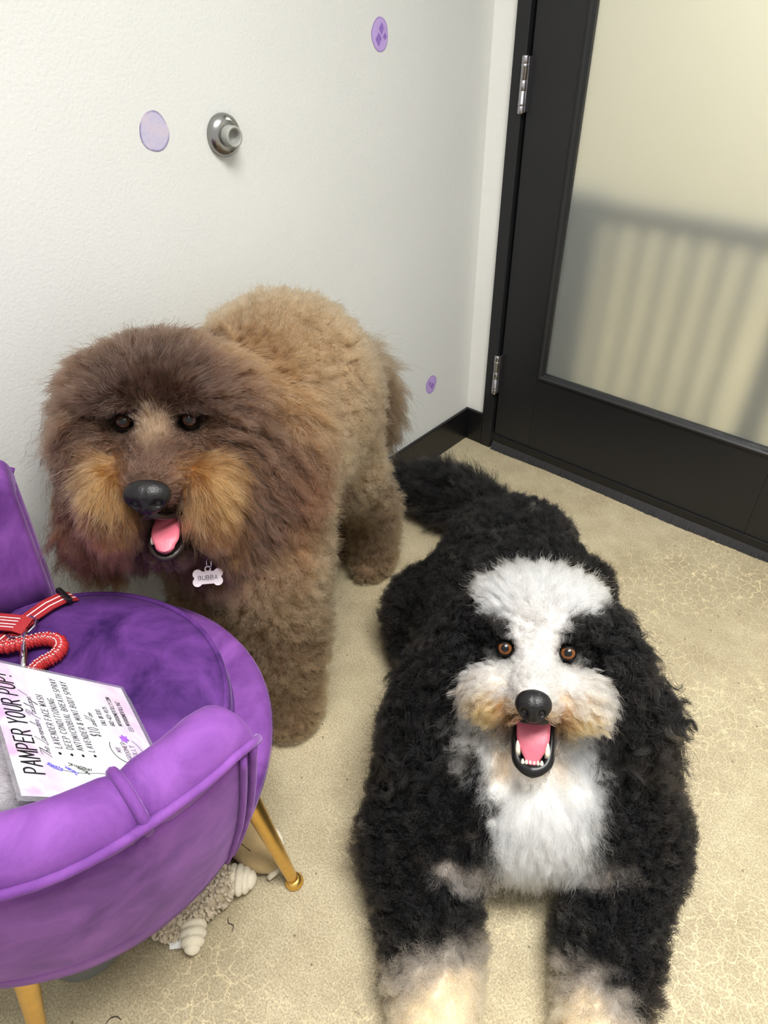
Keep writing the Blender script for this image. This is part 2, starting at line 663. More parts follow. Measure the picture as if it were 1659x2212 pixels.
# glazing bead with a stepped, mitred section
def bead(name, yface, inward):
    sec = [(0.0, yface), (0.003, yface - 0.006), (0.009, yface - 0.007), (0.013, yface - 0.003), (0.018, yface + 0.008), (0.018, yface + 0.02)]
    verts, faces = [], []
    X0, X1, Z0, Z1 = GX0 - 0.018, GX1 + 0.018, GZ0 - 0.018, GZ1 + 0.018
    for (a, y) in sec:
        verts += [(X0 + a, y, Z0 + a), (X1 - a, y, Z0 + a), (X1 - a, y, Z1 - a), (X0 + a, y, Z1 - a)]
    for i in range(len(sec) - 1):
        for k in range(4):
            k2 = (k + 1) % 4
            faces.append((i * 4 + k, i * 4 + k2, (i + 1) * 4 + k2, (i + 1) * 4 + k))
    return link_mesh(name, verts, faces, M_BLACK)
parts.append(bead('glazing_bead', 0.0, 1))
parts.append(box('glass_pane', (GX0 - 0.004, 0.018, GZ0 - 0.004), (GX1 + 0.004, 0.026, GZ1 + 0.004), M_GLASS))
parts.append(box('sweep_rail', (0.121, -0.006, 0.030), (1.11, 0.0, 0.056), M_GASKET, bevel=0.002))
for o in parts:
    parent_keep(o, door)
# bristles of the door sweep: a strip with a ragged lower edge
bv, bf = [], []
xs = np.linspace(0.123, 1.108, 380)
for i, x in enumerate(xs):
    sag = 0.0012 * math.sin(x * 23) + 0.001 * math.sin(x * 61)
    y0 = -0.004 - 0.010 - 0.004 * math.sin(x * 9 + 1) + random.uniform(-0.0015, 0.0015)
    zb = max(0.0005, 0.002 + random.uniform(-0.001, 0.0015) + sag)
    w = 0.0016
    j = len(bv)
    bv += [(x - w, -0.003, 0.034), (x + w, -0.003, 0.034), (x + w * 0.8 + random.uniform(-.001, .001), y0, zb), (x - w * 0.8 + random.uniform(-.001, .001), y0, zb)]
    bv += [(x - w, 0.004, 0.034), (x + w, 0.004, 0.034), (x + w * 0.8, y0 + 0.006, zb), (x - w * 0.8, y0 + 0.006, zb)]
    bf += [(j, j + 1, j + 2, j + 3), (j + 4, j + 5, j + 6, j + 7), (j + 1, j + 5, j + 6, j + 2), (j, j + 4, j + 7, j + 3), (j + 3, j + 2, j + 6, j + 7)]
br = link_mesh('brush_bristles', bv, bf, M_BRUSH)
br['kind'] = 'stuff'
parent_keep(br, door)
# hinges
def hinge(z0, z1):
    x, y, r = 0.1165, -0.020, 0.0085
    hb = empty('hinge')
    hts = [0, 0.16, 0.2, 0.45, 0.62, 0.8, 0.84, 1.0]
    prof = []
    Lh = z1 - z0
    o = lathe('hinge_barrel', [(0, 0), (r * 0.8, 0), (r, 0.002), (r, Lh * .13), (r * .93, Lh * .135), (r * .93, Lh * .15), (r * 1.06, Lh * .155), (r * 1.06, Lh * .185), (r, Lh * .19),
                               (r, Lh * .40), (r * .93, Lh * .403), (r, Lh * .406), (r, Lh * .58), (r * .93, Lh * .583), (r, Lh * .586), (r, Lh * .81), (r * 1.06, Lh * .815), (r * 1.06, Lh * .845),
                               (r * .93, Lh * .85), (r * .93, Lh * .865), (r, Lh * .87), (r, Lh - .002), (r * .8, Lh), (0, Lh)],
              M_STEEL, seg=20, origin=(x, y, z0))
    leaf = box('hinge_leaf', (x + 0.003, -0.016, z0 + 0.003), (x + 0.0095, 0.006, z1 - 0.003), M_STEEL, bevel=0.0008)
    parent_keep(o, door)
    leaf.parent = o
    bpy.data.objects.remove(hb)
hinge(1.03, 1.158)
hinge(0.217, 0.354)
hinge(1.86, 1.99)

# gate seen blurred through the glass
gt = empty('picket_gate', (0.6, 0.3, 0))
tag(gt, 'grey picket gate standing behind the frosted glass', 'gate')
go = [box('gate_rail', (0.1, 0.29, 0.722), (1.6, 0.32, 0.778), M_FENCE, bevel=0.004), box('gate_rail', (0.1, 0.29, 0.06), (1.6, 0.32, 0.10), M_FENCE, bevel=0.004),
      box('gate_post', (0.10, 0.27, 0.0), (0.245, 0.34, 0.79), M_FENCE, bevel=0.006), box('gate_post', (0.80, 0.27, 0.0), (0.87, 0.34, 0.79), M_FENCE, bevel=0.006)]
for x in (0.30, 0.38, 0.46, 0.54, 0.62, 0.70, 0.93, 1.01, 1.09):
    go.append(box('picket', (x - 0.014, 0.297, 0.10), (x + 0.014, 0.313, 0.735), M_FENCE, bevel=0.003))
for o in go:
    parent_keep(o, gt)

# wall bumper
wb = empty('wall_bumper', (0.0, -0.888, 1.083))
tag(wb, 'round chrome wall bumper with a grey rubber cup', 'door stop')
o = lathe('bumper_base', [(0.037, 0.0), (0.037, 0.004), (0.0365, 0.007), (0.033, 0.012), (0.027, 0.017), (0.0255, 0.0175), (0.019, 0.0178), (0.0, 0.0178)], M_CHROME, seg=56, origin=(0, -0.888, 1.083), axis='X')
parent_keep(o, wb)
o = lathe('rubber_cup', [(0.0185, 0.017), (0.0185, 0.032), (0.0178, 0.0355), (0.016, 0.0365), (0.0135, 0.0355), (0.0125, 0.033), (0.0118, 0.024), (0.009, 0.0205), (0.0, 0.0195)], M_RUBBER, seg=48, origin=(0, -0.888, 1.083), axis='X')
parent_keep(o, wb)


# painted watercolour spots
def spot_mat(name, base, edge, second):
    m, nt, b = new_mat(name)
    N, Lk = nt.nodes, nt.links
    at_ = N.new('ShaderNodeAttribute')
    at_.attribute_name = 'rim'
    r = N.new('ShaderNodeValToRGB')
    e = r.color_ramp.elements
    e[0].position, e[0].color = 0.0, (*s2l(*base), 1)
    e[1].position, e[1].color = 1.0, (*s2l(*edge), 1)
    e.new(0.88).color = (*s2l(*base), 1)
    Lk.new(at_.outputs['Fac'], r.inputs['Fac'])
    tc = N.new('ShaderNodeTexCoord')
    n = N.new('ShaderNodeTexNoise')
    n.inputs['Scale'].default_value = 32
    n.inputs['Detail'].default_value = 4
    Lk.new(tc.outputs['Object'], n.inputs['Vector'])
    r2 = N.new('ShaderNodeValToRGB')
    r2.color_ramp.elements[0].position = 0.45
    r2.color_ramp.elements[1].position = 0.62
    Lk.new(n.outputs['Fac'], r2.inputs['Fac'])
    mx = N.new('ShaderNodeMix')
    mx.data_type = 'RGBA'
    Lk.new(r2.outputs['Color'], mx.inputs['Factor'])
    Lk.new(r.outputs['Color'], mx.inputs[6])
    mx.inputs[7].default_value = (*s2l(*second), 1)
    Lk.new(mx.outputs[2], b.inputs['Base Color'])
    b.inputs['Roughness'].default_value = 0.75
    n2 = N.new('ShaderNodeTexNoise')
    n2.inputs['Scale'].default_value = 170
    Lk.new(tc.outputs['Object'], n2.inputs['Vector'])
    bp = N.new('ShaderNodeBump')
    bp.inputs['Strength'].default_value = 0.35
    bp.inputs['Distance'].default_value = 0.002
    Lk.new(n2.outputs['Fac'], bp.inputs['Height'])
    Lk.new(bp.outputs['Normal'], b.inputs['Normal'])
    return m


def blob_patch(name, y, z, ry, rz, material, parent=None, x=0.0008, seed=0, wob=0.05, shape=None, seg=48):
    r_ = random.Random(seed)
    ph = [r_.uniform(0, 6.28) for _ in range(4)]
    verts = [(x, y, z)]
    rim = [0.0]
    ringf = (0.5, 0.86, 1.0)
    for f in ringf:
        for k in range(seg):
            a = 2 * math.pi * k / seg
            w = 1 + wob * (math.sin(2 * a + ph[0]) * .6 + math.sin(3 * a + ph[1]) * .5 + math.sin(5 * a + ph[2]) * .25)
            if shape:
                w *= shape(a)
            verts.append((x, y + ry * f * w * math.cos(a), z + rz * f * w * math.sin(a)))
            rim.append(f)
    faces = [(0, 1 + k, 1 + (k + 1) % seg) for k in range(seg)]
    for i in range(2):
        for k in range(seg):
            k2 = (k + 1) % seg
            faces.append((1 + i * seg + k, 1 + (i + 1) * seg + k, 1 + (i + 1) * seg + k2, 1 + i * seg + k2))
    # back side so that the spot is a thin solid skin of paint
    nb = len(verts)
    for k in range(seg):
        vx = verts[1 + 2 * seg + k]
        verts.append((x - 0.0007, vx[1], vx[2]))
        rim.append(1.0)
    for k in range(seg):
        k2 = (k + 1) % seg
        faces.append((1 + 2 * seg + k, nb + k, nb + k2, 1 + 2 * seg + k2))
    o = link_mesh(name, verts, faces, material, parent)
    a = o.data.attributes.new('rim', 'FLOAT', 'POINT')
    a.data.foreach_set('value', rim)
    return o


o = blob_patch('paint_spot', -1.034, 1.107, 0.0285, 0.0325, spot_mat('spot_grey_lilac', (176, 172, 194), (112, 96, 140), (186, 176, 190)), seed=3)
tag(o, 'large grey-lilac watercolour spot left of the chrome bumper', 'wall spot', 'painted wall spots')
M_SP2 = spot_mat('spot_lilac', (176, 152, 204), (140, 118, 166), (168, 140, 200))
M_SP2D = mat('spot_deep_violet', (132, 100, 172), rough=0.75, noise=0.12, nscale=60)
o = blob_patch('paint_spot', -0.435, 1.217, 0.0275, 0.031, M_SP2, seed=5)
tag(o, 'lilac watercolour spot with violet petals high on the wall', 'wall spot', 'painted wall spots')
petal = lambda a: 1.0 - 0.28 * abs(math.sin(2 * a)) ** 0.5
for (y, z, ry, rz, sd) in ((-0.430, 1.228, 0.0075, 0.012, 1), (-0.440, 1.209, 0.0095, 0.0125, 2), (-0.419, 1.213, 0.006, 0.007, 3)):
    blob_patch('petal', y, z, ry, rz, M_SP2D, parent=o, x=0.0013, seed=sd, wob=0.08, shape=petal, seg=24)
o = blob_patch('paint_spot', -0.213, 0.29, 0.026, 0.031, M_SP2, seed=8)
tag(o, 'lilac watercolour spot low by the corner above the baseboard', 'wall spot', 'painted wall spots')
for (y, z, ry, rz, sd) in ((-0.208, 0.284, 0.010, 0.012, 1), (-0.220, 0.296, 0.006, 0.009, 2)):
    blob_patch('petal', y, z, ry, rz, M_SP2D, parent=o, x=0.0013, seed=sd, wob=0.08, shape=petal, seg=24)

# ------------------------------------------------------------------ purple barrel chair
def velvet(name, rgb_d, rgb_l):
    m, nt, b = new_mat(name)
    N, Lk = nt.nodes, nt.links
    tc = N.new('ShaderNodeTexCoord')
    n = N.new('ShaderNodeTexNoise')
    n.inputs['Scale'].default_value = 11
    n.inputs['Detail'].default_value = 6
    n.inputs['Roughness'].default_value = 0.62
    n.inputs['Distortion'].default_value = 0.6
    Lk.new(tc.outputs['Object'], n.inputs['Vector'])
    r = N.new('ShaderNodeValToRGB')
    r.color_ramp.elements[0].position, r.color_ramp.elements[0].color = 0.33, (*s2l(*rgb_d), 1)
    r.color_ramp.elements[1].position, r.color_ramp.elements[1].color = 0.68, (*s2l(*rgb_l), 1)
    Lk.new(n.outputs['Fac'], r.inputs['Fac'])
    Lk.new(r.outputs['Color'], b.inputs['Base Color'])
    b.inputs['Roughness'].default_value = 0.75
    b.inputs['Specular IOR Level'].default_value = 0.15
    b.inputs['Sheen Weight'].default_value = 0.22
    b.inputs['Sheen Roughness'].default_value = 0.35
    b.inputs['Sheen Tint'].default_value = (0.80, 0.55, 1.0, 1)
    n2 = N.new('ShaderNodeTexNoise')
    n2.inputs['Scale'].default_value = 600
    Lk.new(tc.outputs['Object'], n2.inputs['Vector'])
    bp = N.new('ShaderNodeBump')
    bp.inputs['Strength'].default_value = 0.25
    bp.inputs['Distance'].default_value = 0.001
    Lk.new(n2.outputs['Fac'], bp.inputs['Height'])
    Lk.new(bp.outputs['Normal'], b.inputs['Normal'])
    return m


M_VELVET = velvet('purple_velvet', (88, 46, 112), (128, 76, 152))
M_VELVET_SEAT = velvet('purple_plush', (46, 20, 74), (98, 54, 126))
M_GOLD = mat('brushed_gold', (226, 184, 100), rough=0.34, metal=1.0, noise=0.06, nscale=60)
M_THREAD = mat('violet_thread', (60, 28, 96), rough=0.8)

CC = np.array([0.43, -1.66])
FACE = math.radians(85.0)
A0 = 67.5


SEAMS = (90, 114, 136, 158, 180, 202, 224, 246, 270)


def cpt(alpha_deg, r, z):
    a = FACE + math.radians(alpha_deg)
    return (CC[0] + r * math.cos(a), CC[1] + r * math.sin(a), z)


def ztop(alpha):
    a = min(abs(alpha), abs(360 - alpha))
    return 0.702 + 0.125 * float(ease(A0, 180, a)) - 0.022 * (1 - float(ease(A0 - 2, A0 + 8, a))) ** 1.5 + (0.022 * float(ease(150, 100, alpha)) if alpha < 180 else 0.0)


chair = empty('accent_chair', (CC[0], CC[1], 0))
tag(chair, 'purple velvet barrel chair with slim gold legs', 'chair')
ALS = [A0 + (360 - 2 * A0) * i / 72 for i in range(73)]


def shell(name, prof, m, closed_ends=True):
    """prof(alpha) -> list of (r, z), swept around the back of the chair"""
    verts, faces = [], []
    for a in ALS:
        verts += [cpt(a, r, z) for (r, z) in prof(a)]
    k = len(prof(ALS[0]))
    n = len(ALS)
    for i in range(n - 1):
        for j in range(k):
            j2 = (j + 1) % k
            faces.append((i * k + j, i * k + j2, (i + 1) * k + j2, (i + 1) * k + j))
    faces.append(tuple(range(k)))
    faces.append(tuple((n - 1) * k + j for j in range(k))[::-1])
    o = link_mesh(name, verts, faces, m, smooth=True)
    bm = bmesh.new()
    bm.from_mesh(o.data)
    bmesh.ops.recalc_face_normals(bm, faces=bm.faces[:])
    caps = [f for f in bm.faces if len(f.verts) > 4]
    ed = list({e for f in caps for e in f.edges})
    bmesh.ops.bevel(bm, geom=ed, offset=0.010, segments=3, profile=0.5, affect='EDGES', clamp_overlap=True)
    for f in bm.faces:
        f.smooth = True
    bm.to_mesh(o.data)
    bm.free()
    parent_keep(o, chair)
    return o


def outer_r(z, zt):
    """outer leaning wall of the shell: radius at a height"""
    t = (z - 0.315) / (zt - 0.03 - 0.315)
    return 0.284 + 0.088 * t + 0.012 * math.sin(math.pi * min(max(t, 0), 1))


def shell_prof(a):
    zt = ztop(a)
    out = []
    for i in range(9):
        z = 0.315 + (zt - 0.035 - 0.315) * i / 8
        out.append((outer_r(z, zt), z))
    out += [(0.335, zt - 0.035), (0.29, 0.46), (0.262, 0.40), (0.25, 0.33)]
    return out


def seam_dip(a):
    """channel seams across the padded roll"""
    s = 0
    for c in SEAMS:
        s += math.exp(-((a - c) / 1.6) ** 2)
    return s


def roll_prof(a):
    zt = ztop(a)
    d = 0.006 * seam_dip(a)
    cx, cz = 0.338, zt - 0.040
    out = []
    for i in range(13):
        t = math.pi * (-0.08 + 1.16 * i / 12)
        rr = 0.036 - d
        out.append((cx + rr * math.cos(t), cz + (0.042 - d) * math.sin(t)))
    out += [(0.288, 0.60 + 0.3 * (zt - 0.69)), (0.274, 0.52), (0.266, 0.45), (0.30, 0.45), (0.335, zt - 0.06)]
    return out


shell('outer_shell', shell_prof, M_VELVET)
shell('arm_padding', roll_prof, M_VELVET)
for c in SEAMS:
    pts = []
    for i in range(13):
        zt = ztop(c)
        t = math.pi * (-0.06 + 1.12 * i / 12)
        pts.append(cpt(c, 0.338 + 0.0335 * math.cos(t), zt - 0.040 + 0.0395 * math.sin(t)))
    pts += [cpt(c, 0.287, 0.60 + .3 * (ztop(c) - .69)), cpt(c, 0.2735, 0.53), cpt(c, 0.268, 0.47)]
    parent_keep(tube('channel_seam', pts, 0.0062, M_VELVET, seg=8), chair)
# piping: along the outer top edge, then down both front edges
pip = [cpt(a, outer_r(ztop(a) - 0.036, ztop(a)) + 0.003, ztop(a) - 0.036 + 0.004 * math.sin(a * .19)) for a in ALS]
parent_keep(tube('piping', pip, 0.0058, M_VELVET, seg=8), chair)
for s in (1, -1):
    al = A0 if s > 0 else 360 - A0
    for off, rr in ((1.4, 0.0052), (4.2, 0.0042)):
        pts = []
        for i in range(15):
            z = 0.322 + (ztop(al) - 0.040 - 0.322) * i / 14
            pts.append(cpt(al + s * off, outer_r(z, ztop(al)) + 0.0018, z))
        parent_keep(tube('piping', pts, rr, M_VELVET, seg=8), chair)

# seat base with a wide rounded rim
sb = lathe('seat_base', [(0, 0.305), (0.20, 0.306), (0.262, 0.312), (0.285, 0.325), (0.299, 0.352), (0.307, 0.385), (0.308, 0.398), (0.303, 0.410), (0.29, 0.418), (0.26, 0.422), (0, 0.422)], M_VELVET, seg=96, origin=(CC[0], CC[1], 0))
parent_keep(sb, chair)
# stitches along the rim of the seat base
sv, sf = [], []
st_n = 190
for i in range(st_n):
    al = -66 + 132 * i / st_n
    p0, p1 = Vector(cpt(al, 0.3085, 0.3885)), Vector(cpt(al + 0.36, 0.3085, 0.3885))
    j = len(sv)
    up = Vector((0, 0, 0.0006))
    outv = (p0 - Vector((CC[0], CC[1], 0.3885))).normalized() * 0.0006
    sv += [p0 - up, p1 - up, p1 + up, p0 + up, p0 - up + outv, p1 - up + outv, p1 + up + outv, p0 + up + outv]
    sf += [(j + 4, j + 5, j + 6, j + 7), (j, j + 1, j + 5, j + 4), (j + 2, j + 3, j + 7, j + 6)]
so = link_mesh('rim_stitching', sv, sf, M_THREAD)
so['kind'] = 'stuff'
so.parent = sb

# loose round cushion: domed, slightly rumpled
CUS = np.array([CC[0] - 0.012, CC[1] - 0.012])
def cushion():
    seg, verts, faces = 110, [], []
    prof = [(0.0, 0.486), (0.05, 0.486), (0.10, 0.4855), (0.15, 0.484), (0.19, 0.482), (0.22, 0.479), (0.243, 0.474), (0.258, 0.467), (0.2665, 0.458), (0.269, 0.450), (0.270, 0.440), (0.268, 0.428), (0.262, 0.420), (0.20, 0.416), (0.0, 0.416)]
    for (r, z) in prof:
        for k in range(seg):
            a = 2 * math.pi * k / seg
            x, y = r * math.cos(a), r * math.sin(a)
            wr = 0
            if z > 0.46:
                fade = min(1, (0.26 - r) / 0.08) if r < 0.26 else 0
                wr = 0.0035 * fade * (math.sin(26 * x + 34 * y + 2 * math.sin(20 * y)) * 0.6 + math.sin(55 * x - 22 * y + 1) * 0.35 + math.sin(70 * y + 30 * x) * .25)
            verts.append((CUS[0] + x, CUS[1] + y, z + wr))
    for i in range(len(prof) - 1):
        for k in range(seg):
            k2 = (k + 1) % seg
            faces.append((i * seg + k, i * seg + k2, (i + 1) * seg + k2, (i + 1) * seg + k))
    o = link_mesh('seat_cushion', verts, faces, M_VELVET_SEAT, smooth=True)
    bm = bmesh.new()
    bm.from_mesh(o.data)
    bmesh.ops.remove_doubles(bm, verts=bm.verts[:], dist=1e-5)
    bmesh.ops.recalc_face_normals(bm, faces=bm.faces[:])
    bm.to_mesh(o.data)
    bm.free()
    return o
cu_o = cushion()
parent_keep(cu_o, chair)
for rr, zz in ((0.2635, 0.4655), (0.2665, 0.4245)):
    p = tube('cushion_piping', [(CUS[0] + rr * math.cos(2 * math.pi * k / 90), CUS[1] + rr * math.sin(2 * math.pi * k / 90), zz) for k in range(90)], 0.0048, M_VELVET_SEAT, seg=8, closed=True)
    p.parent = cu_o

# legs
def leg(top, foot):
    t, f_ = Vector(top), Vector(foot)
    d = (f_ - t).normalized()
    lg = tube('leg', [t, t + d * 0.02, f_ - d * 0.03, f_ - d * 0.012], [0.0165, 0.0165, 0.0105, 0.010], M_GOLD, seg=20)
    parent_keep(lg, chair)
    ft = lathe('foot_cap', [(0.0, 0.0), (0.0145, 0.0), (0.0170, 0.003), (0.0172, 0.007), (0.014, 0.013), (0.011, 0.018), (0.0, 0.018)], M_GOLD, seg=28, origin=(f_.x, f_.y, 0.0))
    ft.parent = lg
leg(cpt(-49, 0.262, 0.325), cpt(-48, 0.310, 0.0))
leg(cpt(46, 0.262, 0.325), cpt(45, 0.310, 0.0))
leg((0.605, -1.845, 0.325), (0.574, -1.905, 0.0))
leg(cpt(134, 0.262, 0.325), cpt(135, 0.300, 0.0))

# ------------------------------------------------------------------ dogs
def fur_mat(name, rough=0.38, tint=1.0):
    m = bpy.data.materials.new(name)
    m.use_nodes = True
    nt = m.node_tree
    nt.nodes.clear()
    out = nt.nodes.new('ShaderNodeOutputMaterial')
    h = nt.nodes.new('ShaderNodeBsdfHairPrincipled')
    h.model = 'CHIANG'
    h.parametrization = 'COLOR'
    h.inputs['Roughness'].default_value = rough
    h.inputs['Radial Roughness'].default_value = 0.6
    h.inputs['Coat'].default_value = 0.0
    h.inputs['IOR'].default_value = 1.35
    a = nt.nodes.new('ShaderNodeAttribute')
    a.attribute_name = 'fur'
    nt.links.new(a.outputs['Color'], h.inputs['Color'])
    nt.links.new(h.outputs[0], out.inputs['Surface'])
    return m


def skin_mat(name):
    m, nt, b = new_mat(name)
    a = nt.nodes.new('ShaderNodeAttribute')
    a.attribute_name = 'fur'
    nt.links.new(a.outputs['Color'], b.inputs['Base Color'])
    b.inputs['Roughness'].default_value = 0.8
    b.inputs['Specular IOR Level'].default_value = 0.2
    return m


M_FUR_BROWN = fur_mat('brown_fur', 0.36)
M_FUR_BLACK = fur_mat('black_and_white_fur', 0.42)
M_SKIN = skin_mat('undercoat')
M_NOSE = mat('wet_nose', (20, 18, 19), rough=0.36, spec=0.32, noise=0.15, nscale=90, bump=0.3, bscale=420)
M_NOSTRIL = mat('nostril', (8, 7, 8), rough=0.6)
M_TONGUE = mat('tongue', (192, 98, 114), rough=0.38, noise=0.10, nscale=60, bump=0.3, bscale=500)
M_TONGUE_D = mat('tongue_groove', (158, 78, 94), rough=0.5)
M_LIP = mat('dark_lip', (14, 12, 13), rough=0.36, spec=0.35)
M_LIP_B = mat('brown_lip', (34, 24, 22), rough=0.38, bump=0.5, bscale=300)
M_TOOTH = mat('ivory_tooth', (238, 232, 212), rough=0.3)
M_IRIS = mat('amber_iris', (104, 62, 30), rough=0.25, spec=0.25, coat=0.25, noise=0.3, nscale=300)
M_IRIS_D = mat('dark_brown_iris', (58, 32, 20), rough=0.25, spec=0.25, coat=0.25, noise=0.3, nscale=300)
M_LID = mat('dark_eyelid', (15, 11, 10), rough=0.45, spec=0.3)
M_PUPIL = mat('pupil', (6, 6, 8), rough=0.25, spec=0.25, coat=0.25)
M_SCLERA = mat('eye_rim', (16, 11, 10), rough=0.25, spec=0.25, coat=0.25)


class Frame:
    """head frame: x to the side that is on the right in the photo, y forward, z up"""
    def __init__(self, o, fwd_az, pitch, roll):
        az, p, r = map(math.radians, (fwd_az, pitch, roll))
        F = np.array([math.cos(az) * math.cos(p), math.sin(az) * math.cos(p), math.sin(p)])
        X = np.array([-math.sin(az), math.cos(az), 0.0])
        U = np.cross(F, X)
        X2 = X * math.cos(r) + U * math.sin(r)
        U2 = -X * math.sin(r) + U * math.cos(r)
        self.A = np.array([X2, F, U2])
        self.o = np.array(o, float)

    def w(self, p):
        return self.o + np.array(p, float) @ self.A

    def loc(self, P):
        return (P - self.o) @ self.A.T

    def matrix(self, p=(0, 0, 0)):
        q = self.w(p)
        return Matrix([[self.A[0][i], self.A[1][i], self.A[2][i], q[i]] for i in range(3)] + [[0, 0, 0, 1]])


def uv_ball(name, M, r, material, parent, segs=28, rings=18, fn=None):
    bm = bmesh.new()
    bmesh.ops.create_uvsphere(bm, u_segments=segs, v_segments=rings, radius=1.0)
    for v in bm.verts:
        p = Vector((v.co.x * r[0], v.co.y * r[1], v.co.z * r[2]))
        if fn:
            p = Vector(fn(p))
        v.co = M @ p
    return bm_obj(name, bm, material, parent, smooth=True)


def eye(fr, p, r, look, parent, iris_m, iris=0.62):
    """eyeball with rim, iris and pupil, all under one wet gloss"""
    c = Vector(fr.w(p))
    d = (Vector(look) - c).normalized()
    u, v = frame_of(d)
    M = Matrix([[u[i], v[i], d[i], c[i]] for i in range(3)] + [[0, 0, 0, 1]])
    ball = uv_ball('eye', M, (r, r, r), M_SCLERA, parent)

    def cap(name, rad, off, m):
        n = 28
        verts, faces = [], []
        for f in (0.0, 0.55, 1.0):
            rr = rad * f
            zz = math.sqrt(max(0, r * r - rr * rr)) + off
            if f == 0:
                verts.append(M @ Vector((0, 0, zz)))
            else:
                for k in range(n):
                    a = 2 * math.pi * k / n
                    verts.append(M @ Vector((rr * math.cos(a), rr * math.sin(a), zz)))
        faces += [(0, 1 + k, 1 + (k + 1) % n) for k in range(n)]
        faces += [(1 + k, 1 + n + k, 1 + n + (k + 1) % n, 1 + (k + 1) % n) for k in range(n)]
        return link_mesh(name, verts, faces, m, ball, smooth=True)
    cap('iris', r * iris * 1.15, 0.0006, iris_m)
    cap('pupil', r * iris * 0.68, 0.0012, M_PUPIL)
    # eyelids: two thin hoods over the top and bottom of the ball
    upv = Vector(fr.A[2])
    upv = (upv - d * upv.dot(d)).normalized()
    sd = upv.cross(d)
    for nm, top, lo_ in (('upper_eyelid', 1, 30), ('lower_eyelid', -1, 48)):
        verts, faces = [], []
        nu, nv = 20, 8
        for j in range(nv + 1):
            el = math.radians(lo_ + (115 - lo_) * j / nv) 
            for i in range(nu + 1):
                aa = math.radians(-80 + 160 * i / nu)
                e2 = el + (0.25 * (aa / 1.4) ** 2 if j == 0 else 0) * -1
                rr = r * (1.10 if j else 1.06)
                dv = d * (math.cos(e2) * math.cos(aa)) + sd * (math.sin(aa)) * max(0.15, math.cos(e2 * 0.6)) + upv * (top * math.sin(e2) * math.cos(aa * 0.75))
                verts.append(c + dv.normalized() * rr)
        for j in range(nv):
            for i in range(nu):
                a = j * (nu + 1) + i
                faces.append((a, a + 1, a + nu + 2, a + nu + 1))
        link_mesh(nm, verts, faces, M_LID, ball, smooth=True)
    return ball


def nose(fr, p, w, h, d, parent):
    """leathery dog nose: broad top, narrower below, with two nostrils and a groove"""
    M = fr.matrix(p)

    def sh(q):
        t = q.z / h
        k = 1.0 + 0.16 * t - 0.20 * max(0, -t) ** 1.5
        x = q.x * k
        y = q.y * (1.0 - 0.12 * max(0, t))
        y -= 0.10 * d * math.exp(-(x / (0.10 * w)) ** 2) * (1 if t < 0.25 else 0.3)      # groove
        for s in (-1, 1):
            g = math.exp(-(((x - s * 0.46 * w) / (0.20 * w)) ** 2 + ((q.z + 0.18 * h) / (0.24 * h)) ** 2))
            y -= 0.55 * d * g * (1 if q.y > 0 else 0)
        return (x, y, q.z)
    o = uv_ball('nose', M, (w, d, h), M_NOSE, parent, 72, 48, sh)
    for s in (-1, 1):
        Mn = M @ Matrix.Translation((s * 0.45 * w, d * 0.44, -0.18 * h)) @ Matrix.Rotation(s * -0.5, 4, 'Y')
        uv_ball('nostril', Mn, (0.17 * w, 0.10 * d, 0.20 * h), M_NOSTRIL, o, 16, 10)
    return o


def tongue(fr, pts, widths, parent, thick=0.006):
    """curved tongue with a centre groove, following head-frame points"""
    q = [Vector(fr.w(p)) for p in pts]
    side = Vector(fr.A[0])
    w0, pts, widths_, n0 = list(widths), [], [], len(q)
    for i in range(n0 - 1):
        p0, p1, p2, p3 = q[max(i - 1, 0)], q[i], q[i + 1], q[min(i + 2, n0 - 1)]
        a0, a1, a2, a3 = w0[max(i - 1, 0)], w0[i], w0[i + 1], w0[min(i + 2, n0 - 1)]
        for k in range(6):
            t = k / 6
            f = lambda u, v, w, z: 0.5 * ((2 * v) + (w - u) * t + (2 * u - 5 * v + 4 * w - z) * t * t + (3 * v - u - 3 * w + z) * t ** 3)
            pts.append(f(p0, p1, p2, p3))
            widths_.append(f(a0, a1, a2, a3))
    # rounded tip
    end = (q[-1] - q[-2]).normalized()
    for a in (0, 25, 50, 70, 85):
        pts.append(q[-1] + end * (w0[-1] * 0.8 * math.sin(math.radians(a))))
        widths_.append(w0[-1] * math.cos(math.radians(a)))
    widths = widths_
    verts, faces = [], []
    n, m = len(pts), 13
    for i, p in enumerate(pts):
        t = (pts[min(i + 1, n - 1)] - pts[max(i - 1, 0)]).normalized()
        up = side.cross(t).normalized()
        for j in range(m):
            x = -1 + 2 * j / (m - 1)
            prof = math.sqrt(max(0, 1 - abs(x) ** 3)) * thick
            gro = 0.0045 * math.exp(-(x / 0.09) ** 2) * (1 if i < n - 1 else 0)
            verts.append(p + side * x * widths[i] + up * (prof - gro + 0.003 * x * x))
        for j in range(m):
            x = 1 - 2 * j / (m - 1)
            verts.append(p + side * x * widths[i] - up * (math.sqrt(max(0, 1 - abs(x) ** 3)) * thick * .6))
    k = 2 * m
    for i in range(n - 1):
        for j in range(k):
            j2 = (j + 1) % k
            faces.append((i * k + j, i * k + j2, (i + 1) * k + j2, (i + 1) * k + j))
    faces.append(tuple(range(k)))
    faces.append(tuple((n - 1) * k + j for j in range(k))[::-1])
    o = link_mesh('tongue', verts, faces, M_TONGUE, parent, smooth=True)
    bm = bmesh.new()
    bm.from_mesh(o.data)
    bmesh.ops.recalc_face_normals(bm, faces=bm.faces[:])
    bm.to_mesh(o.data)
    bm.free()
    return o


